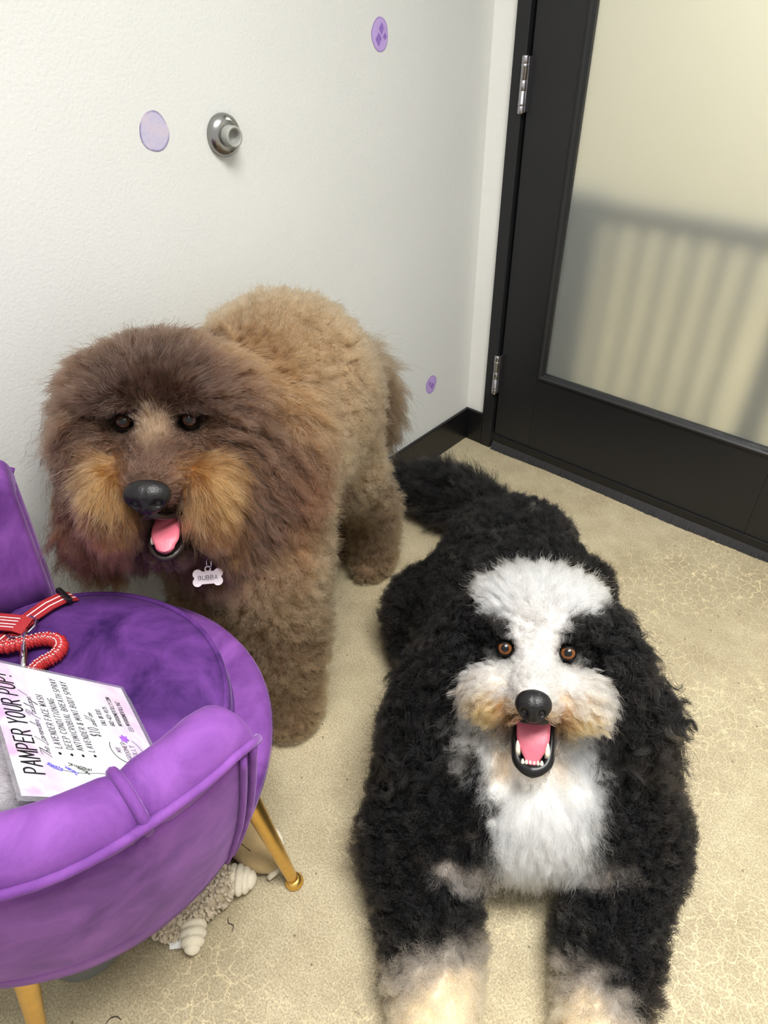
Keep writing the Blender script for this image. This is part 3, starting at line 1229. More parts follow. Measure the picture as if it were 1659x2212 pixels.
def tooth(fr, base, tip, r, parent):
    b, t = Vector(fr.w(base)), Vector(fr.w(tip))
    pts = [b + (t - b) * f for f in (0, 0.35, 0.7, 0.92, 1.0)]
    return tube('tooth', pts, [r, r * 0.98, r * 0.72, r * 0.4, r * 0.1], M_TOOTH, parent, seg=10)


def lip_arc(name, fr, pts, rads, m, parent):
    q = [Vector(fr.w(p)) for p in pts]
    P_, R_ = [], []
    n = len(q)
    for i in range(n - 1):
        p0, p1, p2, p3 = q[max(i - 1, 0)], q[i], q[i + 1], q[min(i + 2, n - 1)]
        for k in range(6):
            t = k / 6
            P_.append(0.5 * ((2 * p1) + (p2 - p0) * t + (2 * p0 - 5 * p1 + 4 * p2 - p3) * t * t + (3 * p1 - p0 - 3 * p2 + p3) * t ** 3))
            R_.append(rads[i] * (1 - t) + rads[i + 1] * t)
    return tube(name, P_ + [q[-1]], R_ + [rads[-1]], m, parent, seg=12)


FUR = 1.0

# ---- brown dog, standing along the wall with its head over the chair -----------------
BH = Frame((0.300, -1.319, 0.769), -41.6, 12.2, -3.0)
bd = Body((-0.02, -1.62, -0.02), (0.62, -0.42, 0.98), 0.006)
# trunk
bd.cone((0.290, -1.19, 0.53), 0.150, (0.230, -1.06, 0.610), 0.165, 0.05)
bd.cone((0.230, -1.06, 0.610), 0.165, (0.202, -0.970, 0.658), 0.168, 0.05)
bd.cone((0.202, -0.970, 0.64), 0.165, (0.188, -0.885, 0.60), 0.138, 0.05)
bd.cone((0.30, -1.20, 0.49), 0.135, (0.31, -1.22, 0.38), 0.105, 0.06)
# neck and mane
bd.cone((0.29, -1.18, 0.60), 0.15, BH.w((0.02, -0.13, -0.05)), 0.115, 0.06)
# left fore leg (towards the room) and right fore leg
bd.cone((0.385, -1.20, 0.43), 0.100, (0.405, -1.220, 0.22), 0.070, 0.05)
bd.cone((0.405, -1.220, 0.22), 0.068, (0.410, -1.225, 0.05), 0.058, 0.03)
bd.ell((0.420, -1.245, 0.035), (0.055, 0.065, 0.036), k=0.03)
bd.cone((0.225, -1.22, 0.42), 0.10, (0.205, -1.250, 0.20), 0.062, 0.05)
bd.cone((0.205, -1.250, 0.20), 0.060, (0.205, -1.253, 0.05), 0.052, 0.03)
bd.ell((0.208, -1.275, 0.033), (0.05, 0.062, 0.034), k=0.03)
# left hind leg: thigh, stifle, hock, pastern, paw
bd.cone((0.225, -0.925, 0.55), 0.118, (0.238, -0.845, 0.40), 0.078, 0.06)
bd.cone((0.238, -0.845, 0.40), 0.075, (0.213, -0.735, 0.21), 0.056, 0.04)
bd.cone((0.213, -0.735, 0.21), 0.055, (0.222, -0.735, 0.06), 0.050, 0.03)
bd.ell((0.226, -0.758, 0.036), (0.052, 0.062, 0.036), k=0.03)
# right hind leg by the wall
bd.cone((0.15, -0.90, 0.52), 0.11, (0.120, -0.86, 0.36), 0.080, 0.05)
bd.cone((0.120, -0.86, 0.36), 0.072, (0.095, -0.765, 0.20), 0.050, 0.04)
bd.cone((0.095, -0.765, 0.20), 0.050, (0.095, -0.785, 0.06), 0.046, 0.03)
bd.ell((0.095, -0.81, 0.033), (0.048, 0.06, 0.033), k=0.03)
# tail
TA = [(0.17, -0.79, 0.60), (0.145, -0.69, 0.57), (0.130, -0.630, 0.49), (0.122, -0.608, 0.40), (0.118, -0.600, 0.32)]
for a, b_, r0, r1 in ((0, 1, .05, .045), (1, 2, .045, .042), (2, 3, .042, .034), (3, 4, .034, .016)):
    bd.cone(TA[a], r0, TA[b_], r1, 0.03)
# head
def HB(c, r, k=0.03, sub=False, rot=None):
    A = BH.A if rot is None else rot @ BH.A
    bd.ell(BH.w(c), r, A, k, sub)
def rotm(ax, deg):
    a = math.radians(deg)
    c, s = math.cos(a), math.sin(a)
    return np.array({'x': [[1, 0, 0], [0, c, s], [0, -s, c]], 'y': [[c, 0, -s], [0, 1, 0], [s, 0, c]], 'z': [[c, s, 0], [-s, c, 0], [0, 0, 1]]}[ax])
HB((0, -0.10, 0.005), (0.115, 0.105, 0.088), 0.04)
HB((0, -0.062, 0.052), (0.100, 0.068, 0.040), 0.04)
for s in (-1, 1):
    HB((s * 0.058, -0.008, 0.035), (0.046, 0.032, 0.020), 0.02)
    HB((s * 0.118, -0.085, -0.075), (0.046, 0.080, 0.135), 0.04)       # ear flap
    HB((s * 0.135, -0.085, -0.20), (0.046, 0.070, 0.095), 0.04)        # ear fringe
    HB((s * 0.078, -0.03, -0.06), (0.045, 0.05, 0.055), 0.03)          # cheek
bd.cone(BH.w((0, -0.03, -0.03)), 0.060, BH.w((0, 0.100, -0.069)), 0.035, 0.03)
for s in (-1, 1):
    HB((s * 0.070, 0.045, -0.118), (0.040, 0.052, 0.066), 0.02, rot=rotm('y', s * -8))
bd.cone(BH.w((-0.115, -0.05, -0.195)), 0.048, BH.w((-0.03, -0.02, -0.215)), 0.045, 0.03)   # beard under the left lobe
bd.cone(BH.w((0, -0.02, -0.15)), 0.055, BH.w((0.006, 0.060, -0.192)), 0.030, 0.03)
HB((0.010, 0.100, -0.150), (0.029, 0.055, 0.020), 0.012, True)          # mouth
for s in (-1, 1):
    HB((s * 0.0505, 0.010, -0.002), (0.024, 0.03, 0.017), 0.012, True)  # eye sockets
PB = bd.mesh(floor=0.003)
del bd


def brown_style(P, N):
    n = len(P)
    h = BH.loc(P)
    x, y, z = h.T
    ax = np.abs(x)
    hd = ease(0.30, 0.20, np.linalg.norm(h - np.array([0, -0.06, -0.07]), axis=1))        # inside the head volume
    muz = ease(0.026, 0.042, ax + 0.15 * (z + 0.06)) * ease(-0.035, 0.01, y) * ease(-0.030, -0.065, z) * ease(-0.235, -0.20, z) * ease(0.130, 0.105, ax)
    bridge = ease(0.055, 0.035, ax) * ease(-0.025, 0.0, y) * ease(0.02, -0.005, z) * ease(-0.125, -0.10, z)
    eyeD = np.minimum(np.linalg.norm(h - np.array([0.0505, 0.0, 0]), axis=1), np.linalg.norm(h - np.array([-0.0505, 0.0, 0]), axis=1))
    mouth = ease(0.046, 0.030, np.abs(x - 0.01)) * ease(0.03, 0.05, y) * ease(-0.118, -0.128, z) * ease(-0.192, -0.180, z)
    nosea = np.linalg.norm((h - np.array([0, 0.134, -0.078])) / np.array([0.034, 0.030, 0.028]), axis=1)
    ear = ease(0.075, 0.11, ax) * ease(0.05, -0.02, z) * np.maximum(hd, ease(0.24, 0.19, ax) * ease(-0.34, -0.30, z) * ease(-0.22, -0.17, y)) * ease(0.02, -0.03, y)
    chin = ease(0.06, 0.04, ax) * ease(-0.16, -0.185, z) * ease(0, 0.02, y)
    tail = ease(-0.72, -0.66, P[:, 1]) * ease(0.25, 0.30, P[:, 2])
    paw = ease(0.09, 0.05, P[:, 2])
    leg_ = ease(0.42, 0.30, P[:, 2])
    L = 0.026 + 0.004 * field(P, 0.12, 3)
    L = L + hd * (0.044 - L)
    L = L + ear * (0.085 - L)
    L = L + muz * (0.058 - L)
    L = L + bridge * (1 - muz) * (0.015 - L)
    L = L + chin * (0.024 - L)
    L = L + tail * (0.085 - L)
    L = L + paw * (0.016 - L)
    L = L * ease(0.012, 0.055, eyeD) + 0.004
    L = L * (1 - 0.97 * mouth)
    L = L * np.clip(ease(0.70, 1.05, nosea) + 0.03, 0, 1)
    # combing directions
    back = np.tile(np.array([-0.25, 0.75, -0.55]), (n, 1))
    side = np.sign(x)[:, None]
    cH = unit(x[:, None] * BH.A[0] * 7 + (z[:, None] - 0.0) * BH.A[2] * 5 - BH.A[1] * 0.35)
    cEar = np.array([0, 0, -1.0]) + side * BH.A[0] * 0.28
    cMuz = np.array([0, 0, -1.0]) + side * BH.A[0] * 0.16 + BH.A[1] * 0.05
    cBr = np.clip(x / 0.035, -1, 1)[:, None] * BH.A[0] * 0.4 - BH.A[1] * 0.7 + BH.A[2] * 0.3
    c = back * (1 - hd)[:, None] * 0.45 + cH * hd[:, None] * 0.9
    low = hd * ease(0.0, -0.08, z)
    c = c * (1 - low)[:, None] + (np.array([0, 0, -1.0]) + side * BH.A[0] * 0.45)[:] * low[:, None]
    for w_, v_ in ((ear, cEar), (muz, cMuz), (bridge * (1 - muz), cBr), (tail, np.array([0.15, 0.35, -0.9]) + 0 * c)):
        c = c * (1 - w_)[:, None] + v_ * w_[:, None]
    lift = 0.95 + 0 * x
    lift = lift + hd * (0.75 - lift)
    lift = lift + ear * (0.38 - lift)
    lift = lift + muz * (0.26 - lift)
    lift = lift + tail * (0.5 - lift)
    lift = lift + bridge * (1 - muz) * (0.5 - lift)
    # colours
    f1, f2 = field(P, 0.16, 11), field(P, 0.045, 12)
    body = np.array(s2l(146, 122, 94)); dark = np.array(s2l(76, 56, 42)); gold = np.array(s2l(134, 96, 58))
    headc = np.array(s2l(78, 57, 45)); red = np.array(s2l(106, 70, 49)); grey = np.array(s2l(132, 110, 88))
    def mixc(a, b, w):
        w = np.clip(w, 0, 1)[:, None]
        return a * (1 - w) + b * w
    col = mixc(np.tile(body, (n, 1)), dark, 0.16 + 0.10 * f1 + 0.08 * f2)
    col = mixc(col, dark, 0.35 * leg_)
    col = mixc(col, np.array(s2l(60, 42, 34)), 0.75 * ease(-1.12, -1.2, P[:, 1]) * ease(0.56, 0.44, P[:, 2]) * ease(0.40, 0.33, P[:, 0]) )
    col = mixc(col, headc, hd * 0.95)
    tan_side = hd * ease(0.0, 0.10, x) * ease(-0.02, -0.12, y)
    col = mixc(col, np.array(s2l(138, 106, 74)), 0.75 * tan_side)
    col = mixc(col, red, ear * ease(-0.02, -0.16, z) * 0.8)
    col = mixc(col, np.array(s2l(126, 88, 54)), ear * ease(-0.14, -0.22, z) * 0.55)
    col = mixc(col, np.array(s2l(50, 36, 30)), hd * ease(0.085, 0.05, np.hypot(x * 0.75, z - 0.035)) * 0.8 * (1 - muz))
    col = mixc(col, headc * 1.15, bridge * 0.8)
    col = mixc(col, grey * 1.1, ease(0.035, 0.012, np.hypot(x, (z - 0.0) * 1.2)) * hd * ease(-0.05, -0.02, y) * 0.8)
    col = mixc(col, gold, muz * (0.95 + 0.15 * f2))
    col = mixc(col, np.array(s2l(176, 134, 86)), muz * ease(0.5, 1.4, field(P, 0.016, 44)) * 0.6)
    col = mixc(col, np.array(s2l(84, 58, 38)), muz * ease(0.3, 1.4, field(P, 0.018, 47)) * 0.6)
    col = mixc(col, np.array(s2l(58, 42, 36)), chin * 0.9)
    col = mixc(col, np.array(s2l(104, 82, 64)), tail * 0.7)
    col = mixc(col, np.array(s2l(30, 20, 18)), mouth)
    col = mixc(col, np.array(s2l(22, 16, 14)), ease(0.026, 0.016, eyeD))
    col = col * (1 + 0.10 * f2)[:, None]
    curl = 0.0030 - 0.0008 * hd
    curl = curl + muz * (0.0025 - curl) + ear * (0.005 - curl) * (1 - muz) + bridge * (0.001 - curl) * (1 - muz)
    w = 1.0 + 1.2 * hd + 0.8 * muz - 0.0 * tail
    w = w * np.where(mouth > 0.4, 0.02, 1) * np.where(eyeD < 0.018, 0.05, 1) * np.where(nosea < 0.9, 0.02, 1)
    w = w * ease(-0.5, 0.15, N[:, 2] + 0.9 * np.maximum(0, ((CAM - P) * N).sum(1)) + 0.35) + 0.05
    return dict(w=w, L=L, comb=c, lift=lift, curl=np.clip(curl, 0.0005, 1) , freq=1.6 + 0.8 * ear, col=np.clip(col, 0.004, 0.9),
                rad=0.00034 + 0.00006 * hd, tight=np.clip(0.38 - 0.08 * hd + 0.15 * ear - 0.05 * muz, 0, 0.85), mess=0.9 - 0.35 * hd - 0.35 * muz, droop=0.4 + 0.9 * hd + 0.9 * tail, bend=np.clip(0.3 + 0.5 * hd + 0.5 * tail, 0, 1))


sB = brown_style(PB[0], PB[2])
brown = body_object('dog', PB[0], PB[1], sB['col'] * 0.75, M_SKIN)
tag(brown, 'shaggy brown doodle dog standing with its head over the purple chair', 'dog')
if FUR:
    coat('coat', brown, PB, int(250000 * FUR), brown_style, M_FUR_BROWN, npts=8, clump_per=30, seed=21, wall=0.004,
         clear=[(BH.w((s * 0.0505, 0.004, -0.002)), BH.A[1] + 0.25 * BH.A[2] - 0.05 * s * BH.A[0], 0.0125, 0.09) for s in (-1, 1)]
         + [(BH.w((0, 0.128, -0.078)), BH.A[1] + 0.15 * BH.A[2], 0.028, 0.12), (BH.w((0.010, 0.06, -0.155)), BH.A[1] + 0.25 * BH.A[2], 0.022, 0.12), (np.array([0.40, -1.355, 0.51]) - 0.04 * unit(CAM - np.array([0.4, -1.355, 0.51])), CAM - np.array([0.4, -1.355, 0.51]), 0.027, 0.15)])
for s in (-1, 1):
    eye(BH, (s * 0.0505, -0.001, -0.002), 0.0140, tuple(CAM + np.array([-0.1, 0.0, 0.05])), brown, M_IRIS_D)
nose(BH, (0.0, 0.130, -0.076), 0.0335, 0.027, 0.023, brown)
tongue(BH, [(0.009, 0.03, -0.150), (0.009, 0.06, -0.148), (0.010, 0.090, -0.151), (0.011, 0.106, -0.157), (0.011, 0.114, -0.164)], [0.017, 0.020, 0.021, 0.020, 0.0150], brown)
lip_arc('lower_lip', BH, [(-0.020, 0.055, -0.160), (-0.016, 0.090, -0.176), (-0.002, 0.109, -0.186), (0.016, 0.110, -0.187), (0.032, 0.092, -0.178), (0.038, 0.055, -0.162)], [0.003, 0.004, 0.0048, 0.0048, 0.004, 0.003], M_LIP_B, brown)
lip_arc('upper_lip', BH, [(-0.03, 0.065, -0.132), (-0.018, 0.103, -0.122), (0.0, 0.123, -0.108), (0.018, 0.103, -0.122), (0.034, 0.065, -0.132)], [0.003, 0.004, 0.006, 0.004, 0.003], M_LIP_B, brown)
tooth(BH, (-0.012, 0.092, -0.172), (-0.011, 0.095, -0.158), 0.0030, brown)
TAG_AT = (0.398, -1.349, 0.510)

# ---- black and white dog, lying with its forelegs stretched out ------------------------
KH = Frame((0.889, -1.083, 0.458), -64.4, 29.2, 7.2)
kd = Body((0.02, -1.66, -0.02), (1.42, -0.28, 0.66), 0.006)
DIR = np.array([0.55, -0.835, 0])
# trunk
kd.cone((0.60, -0.66, 0.165), 0.165, (0.69, -0.84, 0.17), 0.168, 0.05)
kd.cone((0.69, -0.84, 0.17), 0.168, (0.83, -1.05, 0.185), 0.17, 0.05)
kd.cone((0.85, -1.04, 0.20), 0.165, (0.950, -1.145, 0.165), 0.118, 0.06)       # chest
kd.cone((0.81, -0.99, 0.26), 0.12, KH.w((0, -0.12, -0.06)), 0.11, 0.06)       # neck
# hind legs folded beside the rump
kd.ell((0.505, -0.83, 0.105), (0.10, 0.135, 0.10), k=0.04)
kd.cone((0.50, -0.86, 0.08), 0.075, (0.56, -0.97, 0.05), 0.045, 0.03)
kd.ell((0.74, -0.62, 0.11), (0.09, 0.13, 0.10), k=0.04)
# tail on the floor behind
TK = [(0.50, -0.50, 0.10), (0.40, -0.445, 0.09), (0.30, -0.425, 0.085), (0.21, -0.43, 0.085), (0.13, -0.45, 0.08)]
for i in range(4):
    kd.cone(TK[i], (0.080, 0.070, 0.070, 0.072)[i], TK[i + 1], (0.070, 0.070, 0.072, 0.050)[i], 0.03)
# chest fluff hanging over the forelegs
kd.ell((0.885, -1.235, 0.165), (0.095, 0.095, 0.085), k=0.03)
kd.ell((1.035, -1.105, 0.165), (0.095, 0.095, 0.085), k=0.03)
# shoulders, elbows and forelegs
for (sh, el, wr, paw) in (((0.78, -1.16, 0.19), (0.835, -1.30, 0.095), (0.965, -1.43, 0.068), (1.055, -1.535, 0.045)),
                          ((0.98, -0.98, 0.19), (1.105, -1.045, 0.095), (1.165, -1.23, 0.068), (1.225, -1.385, 0.045))):
    kd.cone(sh, 0.115, el, 0.090, 0.05)
    kd.cone(el, 0.088, wr, 0.066, 0.04)
    kd.cone(wr, 0.065, paw, 0.048, 0.03)
# head
def HK(c, r, k=0.03, sub=False, rot=None):
    A = KH.A if rot is None else rot @ KH.A
    kd.ell(KH.w(c), r, A, k, sub)
HK((0, -0.085, 0.01), (0.100, 0.100, 0.080), 0.04)
HK((0, -0.055, 0.055), (0.088, 0.06, 0.038), 0.04)                         # topknot
for s in (-1, 1):
    HK((s * 0.050, -0.024, 0.030), (0.038, 0.026, 0.020), 0.02)           # brow
    HK((s * 0.125, -0.080, -0.045), (0.036, 0.062, 0.095), 0.025, rot=rotm('y', s * -14))   # ear
    HK((s * 0.165, -0.075, -0.140), (0.036, 0.055, 0.075), 0.025)
    HK((s * 0.060, 0.026, -0.062), (0.048, 0.044, 0.040), 0.022, rot=rotm('y', s * 14))     # moustache lobe
kd.cone(KH.w((0, -0.03, -0.02)), 0.052, KH.w((0, 0.088, -0.043)), 0.028, 0.03)
kd.cone(KH.w((0, -0.03, -0.11)), 0.058, KH.w((0, 0.042, -0.158)), 0.034, 0.03)   # jaw
HK((0, 0.066, -0.114), (0.027, 0.05, 0.043), 0.010, True)                 # open mouth
for s in (-1, 1):
    HK((s * 0.0495, 0.012, -0.002), (0.020, 0.028, 0.017), 0.012, True)
PK = kd.mesh(floor=0.003)
del kd


def black_style(P, N):
    n = len(P)
    h = KH.loc(P)
    x, y, z = h.T
    ax = np.abs(x)
    f1, f2 = field(P, 0.13, 31), field(P, 0.04, 32)
    hd = ease(0.25, 0.17, np.linalg.norm((h - np.array([0, -0.05, -0.04])) / np.array([1, 1, 1]), axis=1)) * ease(-0.2, -0.14, z + 0 * x)
    hd = np.maximum(hd, ease(0.10, 0.125, ax) * ease(0.245, 0.20, ax) * ease(-0.24, -0.21, z) * ease(0.05, 0.02, z) * ease(-0.2, -0.15, y) * ease(0.06, 0.02, y))
    muz = ease(-0.022, 0.0, y) * ease(-0.004, -0.026, z - 0.18 * ax) * ease(-0.135, -0.10, z + 0.12 * ax) * ease(0.155, 0.135, ax)
    bridge = ease(0.045, 0.028, ax) * ease(-0.02, 0.0, y) * ease(-0.065, -0.045, z)
    eyeD = np.minimum(np.linalg.norm(h - np.array([0.0495, 0.0, 0]), axis=1), np.linalg.norm(h - np.array([-0.0495, 0.0, 0]), axis=1))
    mouth = ease(0.042, 0.030, ax) * ease(0.0, 0.012, y) * ease(-0.064, -0.074, z) * ease(-0.180, -0.168, z)
    nosea = np.linalg.norm((h - np.array([0, 0.114, -0.047])) / np.array([0.027, 0.028, 0.025]), axis=1)
    ear = ease(0.10, 0.13, ax) * ease(0.04, -0.03, z) * hd
    chin = ease(0.075, 0.05, ax) * ease(-0.135, -0.155, z) * ease(-0.04, 0.0, y) * ease(-0.24, -0.2, z)
    # white crest and blaze
    blaze_w = 0.028 + 0.10 * ease(0.03, 0.085, z)
    blaze = ease(blaze_w + 0.012, blaze_w - 0.012, ax + 0.006 * f2) * ease(-0.05, -0.02, z) * ease(-0.14, -0.09, y) * hd
    # white chest bib (around the chest front, below the chin)
    q = P - np.array([0.955, -1.19, 0.19])
    lat = q @ np.array([0.835, 0.55, 0]) - 0.036; fwd = q @ np.array([0.55, -0.835, 0]); up = q[:, 2]
    hw = 0.070 + 0.45 * np.clip(up - 0.03, 0, 0.09) - 0.030 * ease(-0.04, -0.085, up)
    bib = ease(hw + 0.014, hw - 0.014, np.abs(lat) + 0.008 * f2) * ease(-0.14, -0.06, fwd) * ease(0.16, 0.12, fwd) * ease(-0.115, -0.085, up + 0.008 * f2)
    bib = bib * ease(0.20, 0.14, up) * (1 - ease(-0.16, -0.12, z) * ease(-0.10, 0.0, y))
    tL = (P - np.array([0.835, -1.30, 0.08])) @ np.array([0.62, -0.78, 0])
    tR = (P - np.array([1.105, -1.045, 0.08])) @ np.array([0.36, -0.93, 0])
    latw = (P - np.array([0.97, -1.17, 0])) @ np.array([0.835, 0.55, 0])
    tt = np.where(latw < 0.01, (tL - 0.16) / 0.11 + 3.0 * (latw + 0.15), (tR - 0.23) / 0.13 + 3.0 * (0.13 - latw))
    arm = np.clip(tt, 0, 1) * ease(0.24, 0.16, P[:, 2]) * ease(0.05, 0.10, np.where(latw < 0.01, tL, tR))
    inner = 0 * latw
    g_ = np.array([0.30, -0.50, -0.81])
    fringe = 0 * x
    for c_ in ((0.885, -1.235, 0.165), (1.035, -1.105, 0.165)):
        d_ = P - np.array(c_)
        rr_ = np.linalg.norm(d_, axis=1)
        fringe = np.maximum(fringe, ease(0.128, 0.108, rr_) * ease(0.36, 0.62, (d_ @ g_) / rr_ + 0.05 * f2) * ease(0.06, 0.10, np.abs(lat) + 0.0))
    fringe0 = fringe
    tail = ease(0.45, 0.36, P[:, 0]) * ease(-0.60, -0.54, P[:, 1])
    L = 0.026 + 0.004 * f1
    L = L + hd * (0.036 - L) + 0
    L = L + ear * (0.072 - L)
    L = L + muz * (0.034 - L)
    L = L + bridge * (0.014 - L)
    L = L + bib * (0.055 - L)
    L = L + fringe * (1 - bib) * (0.045 - L)
    L = L + chin * (0.030 - L)
    L = L + blaze * ease(0.03, 0.07, z) * (0.042 - L)
    L = L + tail * (0.06 - L)
    L = L * ease(0.010, 0.050, eyeD) + 0.004
    L = L * (1 - 0.98 * mouth)
    L = L * np.clip(ease(0.70, 1.05, nosea) + 0.03, 0, 1)
    side = np.sign(x)[:, None]
    back = np.tile(np.array([-0.3, 0.45, 0.0]), (n, 1))
    cH = unit(x[:, None] * KH.A[0] * 8 + z[:, None] * KH.A[2] * 6 - KH.A[1] * 0.35)
    c = back * (1 - hd)[:, None] * 0.5 + cH * hd[:, None] * 0.8
    cEar = np.array([0, 0, -1.0]) + side * KH.A[0] * 0.35 + KH.A[1] * 0.1
    cMuz = -KH.A[2] * 0.75 + side * KH.A[0] * 0.75 + KH.A[1] * 0.10
    cBr = np.clip(x / 0.035, -1, 1)[:, None] * KH.A[0] * 0.4 - KH.A[1] * 0.6 + KH.A[2] * 0.5
    cBib = np.array([0.20, -0.30, -1.0])
    cArm = np.array([0.5, -0.8, -0.1])
    for w_, v_ in ((arm, cArm), (ear, cEar), (muz, cMuz), (bridge, cBr), (fringe0, np.array([0.25, -0.35, -1.0])), (bib, cBib), (chin, np.array([0.1, -0.2, -1.0])), (tail, np.array([-0.9, 0.1, -0.1]))):
        c = c * (1 - w_)[:, None] + v_ * w_[:, None]
    lift = 0.95 + 0 * x
    for w_, v_ in ((hd, 0.75), (ear, 0.5), (muz, 0.5), (bridge, 0.5), (bib, 0.35), (tail, 0.45)):
        lift = lift + w_ * (v_ - lift)
    def mixc(a, b, w):
        w = np.clip(w, 0, 1)[:, None]
        return a * (1 - w) + np.array(b) * w
    black = np.array(s2l(9, 8, 9)); white = np.array(s2l(220, 219, 215)); white2 = np.array(s2l(210, 210, 208)); cream = np.array(s2l(226, 202, 166)); tan_ = np.array(s2l(186, 138, 80)); grey = np.array(s2l(150, 142, 132)); choc = np.array(s2l(112, 80, 58))
    col = np.tile(black, (n, 1))
    col = mixc(col, s2l(24, 21, 20), ease(0.3, 1.5, f1) * 0.6)
    col = mixc(col, grey, ease(0.05, 0.45, arm + 0.06 * f2) * 0.85)
    col = mixc(col, cream, ease(0.40, 0.85, arm + 0.05 * f2))
    col = mixc(col, cream * 0.9, inner * 0.85)
    col = mixc(col, s2l(168, 158, 148), fringe * 0.7)
    col = mixc(col, white, bib)
    col = mixc(col, white2, blaze)
    col = mixc(col, s2l(208, 206, 200), muz)
    mz = muz * ease(-0.022, -0.068, z - 0.10 * ax + 0.006 * f2) * ease(0.140, 0.06, ax)
    col = mixc(col, tan_, mz * 0.95)
    col = mixc(col, choc, muz * ease(0.055, 0.036, ax) * ease(-0.05, -0.07, z) * 0.7)
    col = mixc(col, s2l(192, 186, 180), bridge * 0.8)
    col = mixc(col, s2l(226, 214, 198), chin * 0.9)
    col = mixc(col, s2l(196, 160, 120), chin * ease(0.025, 0.05, ax) * 0.7)
    cheek = hd * ease(0.05, 0.075, ax) * ease(-0.085, -0.10, z) * ease(0.125, 0.11, ax) * ease(-0.1, -0.05, y) * (1 - muz)
    col = mixc(col, s2l(214, 208, 200), cheek * 0.8)
    col = mixc(col, s2l(12, 10, 11), mouth)
    col = mixc(col, s2l(14, 12, 12), ease(0.030, 0.018, eyeD) * (1 - bridge))
    white_amt = np.clip(bib + blaze + muz, 0, 1)
    curl = 0.0036 + 0.002 * hd * (1 - white_amt) + 0.0025 * ear - 0.0012 * white_amt
    w = 1.0 + 1.2 * hd + 0.7 * white_amt
    w = w * np.where(mouth > 0.4, 0.02, 1) * np.where(eyeD < 0.017, 0.05, 1) * np.where(nosea < 0.9, 0.02, 1)
    w = w * ease(-0.5, 0.15, N[:, 2] + 0.9 * np.maximum(0, ((CAM - P) * N).sum(1)) + 0.35) + 0.05
    return dict(w=w, L=L, comb=c, lift=lift, curl=np.clip(curl, 0.0006, 1), freq=1.9 + 0.6 * ear, col=np.clip(col, 0.0022, 0.95),
                rad=0.00033 + 0.00003 * hd, tight=np.clip(0.42 + 0.2 * hd + 0.15 * ear, 0, 0.85), mess=0.95 - 0.4 * white_amt, droop=0.4 + 0.8 * hd + 0.8 * bib, bend=np.clip(0.3 + 0.4 * hd + 0.3 * bib, 0, 1))


sK = black_style(PK[0], PK[2])
black = body_object('dog', PK[0], PK[1], sK['col'] * 0.92, M_SKIN)
tag(black, 'black and white doodle dog lying on the floor with its mouth open', 'dog')
if FUR:
    coat('coat', black, PK, int(250000 * FUR), black_style, M_FUR_BLACK, npts=8, clump_per=30, seed=22, wall=0.004,
         clear=[(KH.w((s * 0.0495, 0.006, 0.0)), KH.A[1] + 0.35 * KH.A[2], 0.0145, 0.09) for s in (-1, 1)]
         + [(KH.w((0, 0.110, -0.047)), KH.A[1] + 0.15 * KH.A[2], 0.023, 0.12), (KH.w((0, 0.03, -0.120)), KH.A[1] + 0.30 * KH.A[2], 0.028, 0.12)])
for s in (-1, 1):
    eye(KH, (s * 0.0495, 0.0, 0.0), 0.0128, tuple(CAM), black, M_IRIS, iris=0.72)
nose(KH, (0.0, 0.112, -0.047), 0.0262, 0.0250, 0.021, black)
tongue(KH, [(0.0, 0.015, -0.086), (0.0, 0.035, -0.092), (0.0, 0.056, -0.106), (0.0, 0.070, -0.126), (0.0, 0.075, -0.148)], [0.022, 0.0250, 0.0255, 0.0230, 0.012], black)
lip_arc('lower_lip', KH, [(-0.027, 0.022, -0.105), (-0.0275, 0.052, -0.130), (-0.021, 0.070, -0.156), (0.0, 0.077, -0.165), (0.021, 0.070, -0.156), (0.0275, 0.052, -0.130), (0.027, 0.022, -0.105)], [0.003, 0.0042, 0.008, 0.0115, 0.008, 0.0042, 0.003], M_LIP, black)
lip_arc('upper_lip', KH, [(-0.029, 0.050, -0.084), (-0.018, 0.080, -0.080), (0.0, 0.094, -0.074), (0.018, 0.080, -0.080), (0.029, 0.050, -0.084)], [0.005, 0.007, 0.009, 0.007, 0.005], M_LIP, black)
for xx, hh, rr in ((-0.0142, .008, .0030), (-0.0087, .0072, .0027), (-0.0029, .0066, .0025), (0.0029, .0066, .0025), (0.0087, .0072, .0027), (0.0142, .008, .0030)):
    tooth(KH, (xx, 0.076, -0.156), (xx, 0.081, -0.156 + hh * 1.3), rr, black)
for s in (-1, 1):
    tooth(KH, (s * 0.0215, 0.067, -0.146), (s * 0.0228, 0.076, -0.119), 0.0042, black)

# ------------------------------------------------------------------ lettering drawn with strokes
def arc(cx, cy, rx, ry, a0, a1, n=10):
    return [(cx + rx * math.cos(math.radians(a0 + (a1 - a0) * i / n)), cy + ry * math.sin(math.radians(a0 + (a1 - a0) * i / n))) for i in range(n + 1)]


